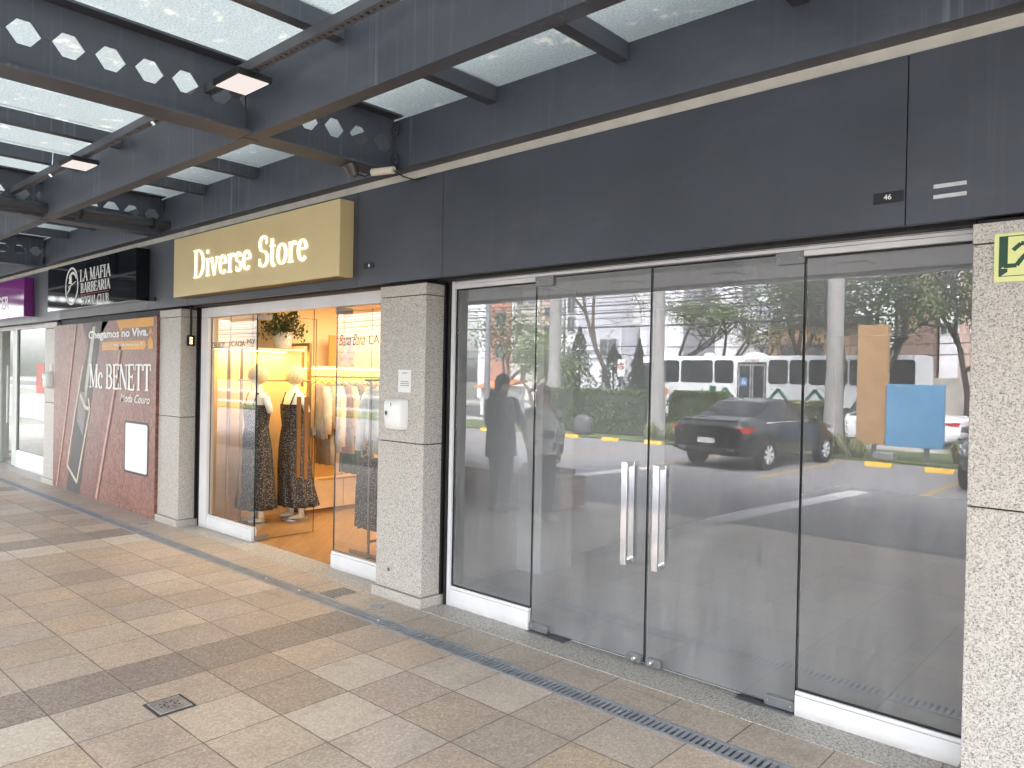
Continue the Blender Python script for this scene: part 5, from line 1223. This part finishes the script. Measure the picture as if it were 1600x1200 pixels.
car('white car on the street half hidden behind the blue totem panel', PW, (-5.9, -21.6, -.25), PI / 2)
car('silver car on the street seen above the long hedge', PS, (-17.1, -22.4, -.25), PI / 2)
car('red car waiting on the street at the right end of the view', PR, (-2.6, -24.2, -.25), PI / 2)

# ---------- bus
t = thing('city_bus', 'long white city bus with dark windows and green zigzag peaks stopped on the street', 'bus', (-14.1, -29.8, -.25))
BW = M('bus_white', (.76, .77, .78), .35, 0, .03, .7); BG = M('bus_glass', (.035, .04, .045), .08, 0, .3, .8, spec=.6); BGR = M('bus_green', (.03, .17, .11), .5, 0, .05)
x0, x1, ys, yb = -20.6, -8.0, -28.5, -31.0; g = G()
prof = [(ys, .12), (ys + .0, 2.55), (ys - .03, 2.72), (ys - .12, 2.84), (ys - .35, 2.92), (-29.75, 2.95), (yb + .35, 2.92), (yb + .12, 2.84), (yb + .03, 2.72), (yb, 2.55), (yb, .12)]
def sh(k, dx): return [(dx, -29.75 + (y + 29.75) * k, .12 + (z - .12) * (.97 + .03 * k)) for y, z in prof]
g.loft([sh(.86, x0), sh(.95, x0 + .08), sh(1, x0 + .3), sh(1, x1 - .22), sh(.96, x1 - .06), sh(.9, x1)]); g.build('body', BW, t, True, auto=35)
def bus_pane(name, a, b, z0, z1, m, r=.13, y=ys, par=None, d=.012):
    g = G(); g.prism(rrect(a, b, z0, z1, r, 4), y + .001, y + d); return g.build(name, m, par or t)
for a, b in ((-19.52, -18.46), (-18.35, -16.69), (-16.6, -15.66), (-14.0, -13.13), (-13.05, -12.3), (-12.22, -11.42), (-11.34, -10.62), (-10.55, -9.85), (-9.75, -9.1), (-9.0, -8.08)):
    w = bus_pane('side_window', a, b, 1.66, 2.72, BG)
    g = G(); g.box(a + .06, b - .06, ys + .0125, ys + .0145, 2.28, 2.295); g.box((a + b) / 2 - .012, (a + b) / 2 + .012, ys + .0125, ys + .0145, 2.29, 2.7); g.build('window_bar', M('bar_dark', (.08, .085, .09), .5), w)
for a, b in ((-15.46, -14.1), (-20.42, -19.62)):
    d_ = bus_pane('door', a, b, .45, 2.62 if a > -16 else 2.6, M('door_black', (.02, .02, .022), .4), .03)
    m_ = (a + b) / 2
    for c, e in ((a + .05, m_ - .03), (m_ + .03, b - .05)):
        g = G(); g.box(c, e, ys + .0125, ys + .02, .55, 2.52); g.build('leaf_frame', M('door_alu', (.5, .5, .5), .4, .5), d_); g = G(); g.box(c + .05, e - .05, ys + .0205, ys + .024, .62, 2.47); g.build('leaf_glass', BG, d_)
    if a > -16:
        g = G(); g.box(m_ - .56, m_ - .2, ys + .0245, ys + .026, 1.55, 1.92); g.build('wheelchair_panel', M('access_blue', (.08, .25, .55), .5), d_)
        g = G(); g.prism(ellipse(m_ - .36, 1.70, .08, .08, 16), ys + .0262, ys + .027); g.box(m_ - .41, m_ - .36, ys + .0262, ys + .027, 1.68, 1.86); g.build('wheelchair_mark', SWHITE, d_)
text('SAÍDA', -15.15, -14.45, 2.655, 2.78, ys + .001, M('bus_letter_red', (.3, .06, .05), .5), 'lettering', t, .012, face='+y')
def zig(xc, w, z0, h): 
    g = G()
    for q in line([(xc - w, z0), (xc, z0 + h), (xc + w, z0)], .14): g.prism(q, ys + .001, ys + .006)
    return g
for xc in (-16.05, -13.55, -11.95): 
    g = zig(xc, .5, .82, .62)
    if xc > -14:
        for q in line([(xc - .5 - .55, .84), (xc - .5 + .02, .84)], .12): g.prism(q, ys + .001, ys + .0055)
    g.build('green_peak', BGR, t)
g = G(); g.prism([(-17.45, .82), (-17.2, 1.42), (-16.95, .82)], ys + .001, ys + .006); g.build('green_peak', BGR, t)
g = G(); g.prism([(-16.95 + .15, 1.08), (-16.2 - .3, 1.08), (-16.2 - .3, 1.5), (-16.95 + .1, 1.52)], ys + .007, ys + .011); g.build('green_panel', M('bus_green_dark', (.02, .1, .05), .5), t)
text('DE', -11.1, -10.75, .82, 1.05, ys + .001, GREYM, 'lettering', t, .012, face='+y')
g = G(); g.prism(ellipse(-19.2, 1.2, .17, .17, 16), ys + .001, ys + .012); g.build('orange_disc', M('disc_orange', (.6, .2, .04), .5), t)
for x_, w_ in ((-19.6, .55), (-17.3, .25), (-15.0, .5), (-11.5, .35)):
    g = G(); g.loft([[(x_ + w_ * k * math.cos(a), -29.4 + .5 * k * math.sin(a), z) for a in [2 * PI * i / 14 for i in range(14)]] for k, z in ((1, 2.93), (.95, 3.0), (.7, 3.07), (.3, 3.1))]); g.build('roof_hatch', BW, t, True)
for x_ in (-17.9, -10.6):
    for y_ in (ys + .005, yb - .005):
        g = G(); s_ = 1 if y_ > -29 else -1; g.lathe([(.25, 0), (.48, 0), (.5, -s_ * .04), (.5, -s_ * .28), (.2, -s_ * .3)], (x_, y_, .25), 28, 'y'); wo = g.build('wheel', TYRE, t, True, auto=40); g = G(); g.lathe([(.26, 0), (.2, -s_ * .04), (.09, s_ * .02), (.001, s_ * .03)], (x_, y_, .25), 20, 'y'); g.build('rim', RIM, wo, True)

# ---------- buildings beyond the street
GLB = M('far_window', (.06, .065, .075), .12, 0, .5, .6); SHUT = M('far_shutter', (.5, .5, .52), .6)
def building(label, x0, x1, Y, h, mat, cols=(), rows=(), ww=.9, wh=1.1, depth=8, roof=None, bands=(), name='apartment_building', frame=SHUT):
    t = thing(name, label, 'building', ((x0 + x1) / 2, -Y - depth / 2, -.2), 'buildings beyond the street')
    g = G(); g.box(x0, x1, -Y - depth, -Y, -.2, h); g.build('wall', mat, t)
    for (a, b, z0, z1, m_) in bands: g = G(); g.box(a, b, -Y + .002, -Y + .12, z0, z1); g.build('facade_panel', m_, t)
    for c in cols:
        for r_ in rows:
            g = G(); g.box(c - ww / 2 - .06, c + ww / 2 + .06, -Y + .125, -Y + .17, r_ - .07, r_ + wh + .06); f = g.build('window', frame, t); g = G(); g.box(c - ww / 2, c - .025, -Y + .172, -Y + .18, r_, r_ + wh); g.box(c + .025, c + ww / 2, -Y + .172, -Y + .18, r_, r_ + wh); g.build('pane', GLB, f)
    if roof:
        m_, rh, ov = roof; g = G(); xa, xb, ya, yb_ = x0 - ov, x1 + ov, -Y + ov, -Y - depth - ov; q = min(xb - xa, ya - yb_) / 2.2
        g.add([(xa, ya, h), (xb, ya, h), (xb, yb_, h), (xa, yb_, h), (xa + q, (ya + yb_) / 2, h + rh), (xb - q, (ya + yb_) / 2, h + rh)], [(0, 1, 5, 4), (1, 2, 5), (2, 3, 4, 5), (3, 0, 4), (3, 2, 1, 0)]); g.build('roof', m_, t)
    return t
BRICK = NT('brown_brick'); bb = BRICK.n('ShaderNodeTexBrick'); BRICK.l(BRICK.mapping(BRICK.pos(), rot=(R(90), 0, 0)), bb.inputs[0]); bb.inputs['Scale'].default_value = 3; bb.inputs[1].default_value = (.30, .165, .1, 1); bb.inputs[2].default_value = (.4, .24, .15, 1); bb.inputs[3].default_value = (.2, .15, .11, 1); BRICK.pbr(BRICK.mix(BRICK.ramp(BRICK.noise(BRICK.pos(), .9, 5), [(.45, (0, 0, 0)), (.65, (.8, .8, .8))]), bb.outputs[0], (.16, .1, .07)), .85); BRICK = BRICK.m
OW = M('render_orange', (.42, .20, .14), .8, 0, .1, .5); BE = M('render_beige', (.55, .52, .46), .8, 0, .08, .5); WH = M('render_white', (.72, .72, .76), .8, 0, .05, .4); LG = M('render_lilac_grey', (.5, .5, .55), .8, 0, .05, .4); DG = M('render_grey', (.22, .22, .25), .8, 0, .05, .4); BGY = M('render_blue_grey', (.27, .29, .34), .8, 0, .05, .4); PK = M('render_pink', (.5, .36, .31), .8, 0, .06, .4); BB = M("render_brown", (.2, .13, .105), .8, 0, .06, .4)
building('orange and white apartment block at the left, behind the bushy tree', -48.6, -44.3, 45, 13, WH, (-45.7,), (3.4, 6.2, 9), 1.2, 1.3, bands=((-47, -44.5, .5, 12.6, OW),))
building('beige apartment block left of the palm nearest the people', -44.2, -41.3, 45, 12, BE, (-43.4, -42.1), (3.2, 5.6, 8), .7, .8)
building('narrow pink balconied tower beside the palm nearest the people', -41.1, -39.8, 45, 15, PK, (-40.3,), (2.5, 4, 5.5, 7, 8.5), .6, .7)
building('plain white tower right of the palm nearest the people', -39.6, -37.2, 45, 14, WH, (-39.2, -37.8), (3.0, 5.6, 7.2), .7, 1.2, bands=((-39.58, -39.3, 3, 14, LG),))
building('low brown brick block behind the bare tree', -40, -33, 60, 9.2, BB, (-38, -35.5), (4, 6.6), 1.2, 1.2)
building('pale grey house with a wide dark window behind the bare tree', -36.6, -32.3, 44, 5.9, LG, (-33.4,), (3.5,), 1.5, 1.3, bands=((-36.5, -32.4, -.2, 3.0, WH), (-36.5, -34.4, 3.4, 3.6, WH), (-36.5, -34.4, 4.0, 4.2, WH)), name='house')
building('tall white and grey banded apartment building above the bus', -31.9, -20.95, 46, 15, WH, (-26.3, -23.0), (2.2, 4.9, 7.3, 9.7), .9, 1.2, bands=((-31.2, -30.1, -.2, 15, LG), (-28.1, -25.6, -.2, 15, DG), (-23.6, -22.4, -.2, 15, LG), (-22.38, -21, 5.6, 7.2, BGY), (-22.38, -21, 7.9, 9.4, BGY), (-22.38, -21, 3.2, 4.4, BGY), (-22.38, -21, 10.2, 12, BGY)))
building('ruddy brick house with dark hipped roof right of the banded building', -19.9, -15.0, 42, 5.3, BRICK, (-18.6, -16.9), (3.0,), .8, 1.1, 7, (M('slate_roof', (.1, .09, .1), .8, 0, .2, 3), 1.1, .35), name='house', frame=M('frame_brown', (.12, .07, .05), .7))
building('tall plain brown tower behind the broad tree at the right', -13.0, -11.3, 45, 16, BB)
building('pinkish apartment tower with a white window strip at the right end', -11.2, -6.5, 46, 16, PK, (-10.75, -9.2, -7.8), (4.8, 6.3, 7.8, 9.3), .7, .6, bands=((-11.15, -10.2, -.2, 16, WH),))
building('dark balcony block rising behind the broad tree', -17.5, -13.2, 60, 13, DG, (-16.5, -15), (4.5, 6.8, 9, 11), 1.1, 1.2)
g = G(); g.box(-12, 8, -37.3, -37, -.2, 2.1); tag(g.build('boundary_wall', M('old_wall', (.34, .32, .28), .9, 0, .25, 1.5)), 'weathered pale boundary wall beyond the street at the right', 'wall')

# ---------- bench and the two people on the walkway
t = thing('planter_bench', 'boxy slatted wooden bench with a raised end standing on the walkway', 'bench', (-7.0, -3.94, 0))
WD = M('bench_wood', (.27, .15, .10), .6, 0, .25, 4); g = G(); g.box(-8.2, -5.99, -4.19, -3.69, .04, .40); g.build('carcass', M('bench_core', (.06, .04, .03), .8), t)
g = G()
for k in range(4):
    z = .03 + k * .092
    g.box(-8.22, -5.972, -3.685, -3.66, z, z + .085); g.box(-8.22, -5.972, -4.22, -4.195, z, z + .085); g.box(-5.985, -5.955, -4.19, -3.69, z, z + .085); g.box(-8.235, -8.205, -4.19, -3.69, z, z + .085)
g.build('side_slats', WD, t, bevel=.004)
g = G()
for k in range(5): g.box(-8.22, -5.96, -4.2 + k * .105, -4.105 + k * .105, .402, .425)
g.build('seat', WD, t, bevel=.004)
g = G(); g.box(-7.0, -6.12, -4.2, -4.1, .427, .50); g.build('backrest', WD, t, bevel=.006)

def person(label, x, y, face, H, skin, hairc, top, trouser, shoe, coat_len, hairlong, arms, spots=None, build=1.0, item=None):
    """one skinned body; clothes and hair are shells grown over it"""
    t = thing('person', label, 'person', (0, 0, 0)); k = H / 1.72
    J = {'pel': (0, 0, .93, .125), 'wst': (0, 0, 1.06, .115), 'chs': (0, .01, 1.24, .135), 'col': (0, 0, 1.40, .075), 'nk': (0, .005, 1.47, .052), 'hd': (0, .02, 1.56, .082), 'crn': (0, .01, 1.655, .075),
         'nose': (0, .105, 1.565, .014)}
    E_ = [('pel', 'wst'), ('wst', 'chs'), ('chs', 'col'), ('col', 'nk'), ('nk', 'hd'), ('hd', 'crn'), ('hd', 'nose')]
    for s, n_ in ((-1, 'L'), (1, 'R')):
        J['sh' + n_] = (s * .175 * build, 0, 1.385, .06); a = arms[0 if s < 0 else 1]
        J['el' + n_] = (s * (.22 * build + a[0]), a[1], 1.12, .044); J['wr' + n_] = (s * (.2 * build + a[2]), a[3], a[4], .03); wx, wy, wz = J['wr' + n_][:3]
        d = (Vector((wx, wy, wz)) - Vector(J['el' + n_][:3])).normalized(); J['pm' + n_] = (wx + d.x * .07, wy + d.y * .07, wz + d.z * .07, .03)
        E_ += [('col', 'sh' + n_), ('sh' + n_, 'el' + n_), ('el' + n_, 'wr' + n_), ('wr' + n_, 'pm' + n_)]
        for f in range(4):
            b = Vector(J['pm' + n_][:3]) + Vector((s * (.022 - .015 * f) * .6, .024 - .016 * f, 0)); L_ = (.062, .074, .07, .055)[f]
            J[f'f{f}a' + n_] = (*(b + d * L_ * .55), .0085); J[f'f{f}b' + n_] = (*(b + d * L_ + Vector((-s * .02, .006, 0))), .007); E_ += [('pm' + n_, f'f{f}a' + n_), (f'f{f}a' + n_, f'f{f}b' + n_)]
        b = Vector(J['wr' + n_][:3]); J['ta' + n_] = (*(b + d * .035 + Vector((0, .035, 0))), .01); J['tb' + n_] = (*(b + d * .07 + Vector((-s * .01, .045, 0))), .008); E_ += [('wr' + n_, 'ta' + n_), ('ta' + n_, 'tb' + n_)]
        J['hp' + n_] = (s * .095, 0, .88, .095); J['kn' + n_] = (s * .1, .02, .49, .062); J['an' + n_] = (s * .1, -.02, .09, .042); J['ft' + n_] = (s * .115, .12, .035, .035)
        E_ += [('pel', 'hp' + n_), ('hp' + n_, 'kn' + n_), ('kn' + n_, 'an' + n_), ('an' + n_, 'ft' + n_)]
    keys = list(J); me = bpy.data.meshes.new('body'); me.from_pydata([tuple(c * k for c in J[q][:3]) for q in keys], [(keys.index(a), keys.index(b)) for a, b in E_], [])
    me.materials.append(skin); o = bpy.data.objects.new('body', me); COL.objects.link(o); sk = o.modifiers.new('skin', 'SKIN')
    for i, q in enumerate(keys):
        sv = me.skin_vertices[0].data[i]; r_ = J[q][3] * k; wide = 1.25 * build if q in ('pel', 'wst', 'chs') else 1; sv.radius = (r_ * wide, r_ * (.95 if wide > 1 else 1)); sv.use_root = q == 'pel'
    sk.use_smooth_shade = True; ss = o.modifiers.new('sub', 'SUBSURF'); ss.levels = ss.render_levels = 2; adopt(o, t)
    # clothes
    def shell(name, rings, m, amp=.02, cap=False):
        g = G(); g.loft([[(cx * k + rx * k * (1 + amp * math.sin(7 * a + z * 5)) * math.cos(a), cy * k + ry * k * (1 + amp * math.sin(7 * a + z * 5)) * math.sin(a), z * k) for a in [2 * PI * i / 24 for i in range(24)]] for cx, cy, z, rx, ry in rings], cap=cap); return g.build(name, m, t, True, fix=False)
    b_ = build
    shell('coat', [(0, 0, coat_len, .21 * b_, .17), (0, 0, .95, .2 * b_, .165), (0, 0, 1.08, .185 * b_, .15), (0, .01, 1.25, .2 * b_, .165), (0, 0, 1.36, .19 * b_, .12), (0, 0, 1.42, .12, .095), (0, 0, 1.47, .075, .075)], top)
    for s, n_ in ((-1, 'L'), (1, 'R')):
        p = [Vector(J[q + n_][:3]) * k for q in ('sh', 'el', 'wr')]; g = G(); g.tube([p[0] + Vector((-s * .03, 0, .01)), p[0], p[0].lerp(p[1], .5), p[1], p[1].lerp(p[2], .5), p[2]], [.075 * k, .085 * k, .072 * k, .064 * k, .056 * k, .05 * k], 12); g.build('sleeve', top, t, True)
        p = [Vector(J[q + n_][:3]) * k for q in ('hp', 'kn', 'an')]; g = G(); g.tube([p[0] + Vector((0, 0, .08)), p[0], p[0].lerp(p[1], .5), p[1], p[1].lerp(p[2], .5), p[2] + Vector((0, 0, .01))], [.11 * k, .115 * k, .1 * k, .08 * k, .07 * k, .062 * k], 12); g.build('trouser_leg', trouser, t, True)
        f = Vector(J['ft' + n_][:3]) * k; g = G(); g.loft([[(f.x + .045 * k * w * math.cos(a), f.y + dy * k, max(.003, .035 * k + .05 * k * h * math.sin(a))) for a in [2 * PI * i / 12 for i in range(12)]] for dy, w, h in ((-.2, .7, .9), (-.15, .95, 1.1), (-.05, 1.0, .95), (.03, 1.1, .8), (.09, .85, .6), (.115, .4, .4))]); g.build('shoe', shoe, t, True)
    g = G(); n = 20; hr = []
    for i, (z, rx, ry, cut) in enumerate(((1.44 if hairlong else 1.53, .095, .1, -.25), (1.52, .1, .108, -.1), (1.6, .1, .112, .25), (1.66, .095, .108, 1.2), (1.71, .08, .09, 1.5), (1.745, .045, .05, 1.6), (1.755, .01, .01, 1.6))):
        hr.append([(rx * k * math.cos(a), (.01 + min(ry * math.sin(a), .01 + cut * .09)) * k, z * k) for a in [2 * PI * j / n for j in range(n)]])
    g.loft(hr); g.build('hair', hairc, t, True)
    for s in (-1, 1):
        g = G(); g.lathe([(.009 * math.sin(R(a)), -.009 * math.cos(R(a))) for a in range(10, 180, 20)], (s * .032 * k, .092 * k, 1.59 * k), 10); g.build('eye', M('eye_dark', (.03, .02, .02), .3), t)
        g = G(); g.lathe([(.02 * math.sin(R(a)), -.028 * math.cos(R(a))) for a in range(10, 180, 20)], (s * .083 * k, .01 * k, 1.57 * k), 10, sx=.4); g.build('ear', skin, t, True)
    g = G(); g.tube([(-.022 * k, .088 * k, 1.515 * k), (0, .098 * k, 1.512 * k), (.022 * k, .088 * k, 1.515 * k)], .006 * k, 6); g.build('mouth', M('lips', (.3, .11, .09), .5), t)
    if item:
        w = Vector(J['pmR'][:3]) * k; g = G(); g.box(w.x - .05, w.x + .03, w.y + .0, w.y + .012, w.z - .03, w.z + .12)
    t.location = (x, y, 0); t.rotation_euler = (0, 0, face)
    return t
SK1 = M('skin_light', (.5, .3, .22), .55, 0, .05); SK2 = M('skin_tan', (.38, .22, .155), .55, 0, .05)
person('person in a long dark coat and dark trousers standing by the bench', -6.55, -3.18, R(-90), 1.72, SK2, M('hair_black', (.02, .016, .013), .6), M('coat_charcoal', (.035, .037, .042), .85), M('trousers_navy', (.03, .034, .045), .85), M('shoe_black', (.02, .02, .02), .5), .70, False, ((.02, .05, .0, .14, .92), (.03, .1, -.03, .28, 1.02)), build=1.12)
tt = NT('cow_print'); v_ = tt.noise(tt.obj(), 5.5, 1, .3, .2); tt.pbr(tt.ramp(v_, [(.53, (.75, .74, .72)), (.545, (.03, .03, .032))], 'LINEAR'), .85)
person('person with reddish hair in a jacket of big dark and pale patches', -5.78, -3.08, R(-70), 1.60, SK1, M('hair_red', (.22, .075, .045), .6), tt.m, M('trousers_black', (.02, .02, .022), .85), M('shoe_white', (.7, .7, .7), .5), .86, True, ((.02, .02, .0, .06, .90), (.04, .02, .0, .1, .88)), build=1.0)

# ------------------------------------------------------------------ sky, sun, camera
w = bpy.data.worlds.new('World'); SC.world = w; w.use_nodes = True; nt_ = w.node_tree; bg = nt_.nodes['Background']
sky = nt_.nodes.new('ShaderNodeTexSky'); sky.sky_type = 'NISHITA'; sky.sun_disc = False; sky.sun_elevation = R(SUN_EL); sky.sun_rotation = R(SUN_ROT); sky.air_density = 1.0; sky.dust_density = 4.0; sky.ozone_density = 1.0
hs = nt_.nodes.new('ShaderNodeHueSaturation'); hs.inputs['Saturation'].default_value = .2
nt_.links.new(sky.outputs[0], hs.inputs['Color']); nt_.links.new(hs.outputs[0], bg.inputs[0]); bg.inputs[1].default_value = SKY
sl = bpy.data.lights.new('sun', 'SUN'); sl.energy = SUN; sl.angle = R(40); sl.color = (1, .96, .93); so = bpy.data.objects.new('sun', sl); COL.objects.link(so)
# direction the light travels
az = R(SUN_ROT); el = R(SUN_EL); dv = Vector((-math.sin(az) * math.cos(el), -math.cos(az) * math.cos(el), -math.sin(el))); so.rotation_euler = dv.to_track_quat('-Z', 'Y').to_euler()
cam = bpy.data.cameras.new('camera'); co = bpy.data.objects.new('camera', cam); COL.objects.link(co); SC.camera = co
cam.sensor_width = 36; cam.sensor_fit = 'HORIZONTAL'; cam.lens = 1174.1142 / 1600 * 36; cam.clip_start = .05; cam.clip_end = 600
r0, r1, r2 = Vector((0.74023586, 0.67205868, 0.01969806)), Vector((-0.02009651, -0.00716816, 0.99977235)), Vector((-0.67204688, 0.7404632, -0.00819991))
m = Matrix(((r0.x, r1.x, -r2.x), (r0.y, r1.y, -r2.y), (r0.z, r1.z, -r2.z))).to_4x4(); m.translation = Vector((0, -3.85891, 1.70261)); co.matrix_world = m
SC.view_settings.view_transform = 'Standard'; SC.view_settings.look = 'None'; SC.view_settings.exposure = EXPO; SC.view_settings.gamma = 1; SC.view_settings.use_curve_mapping = False
SC.render.engine = 'CYCLES'; cy = SC.cycles; cy.use_denoising = True; cy.max_bounces = 10; cy.transparent_max_bounces = 16; cy.diffuse_bounces = 4; cy.glossy_bounces = 5; cy.caustics_reflective = False; cy.caustics_refractive = False; cy.sample_clamp_indirect = 6
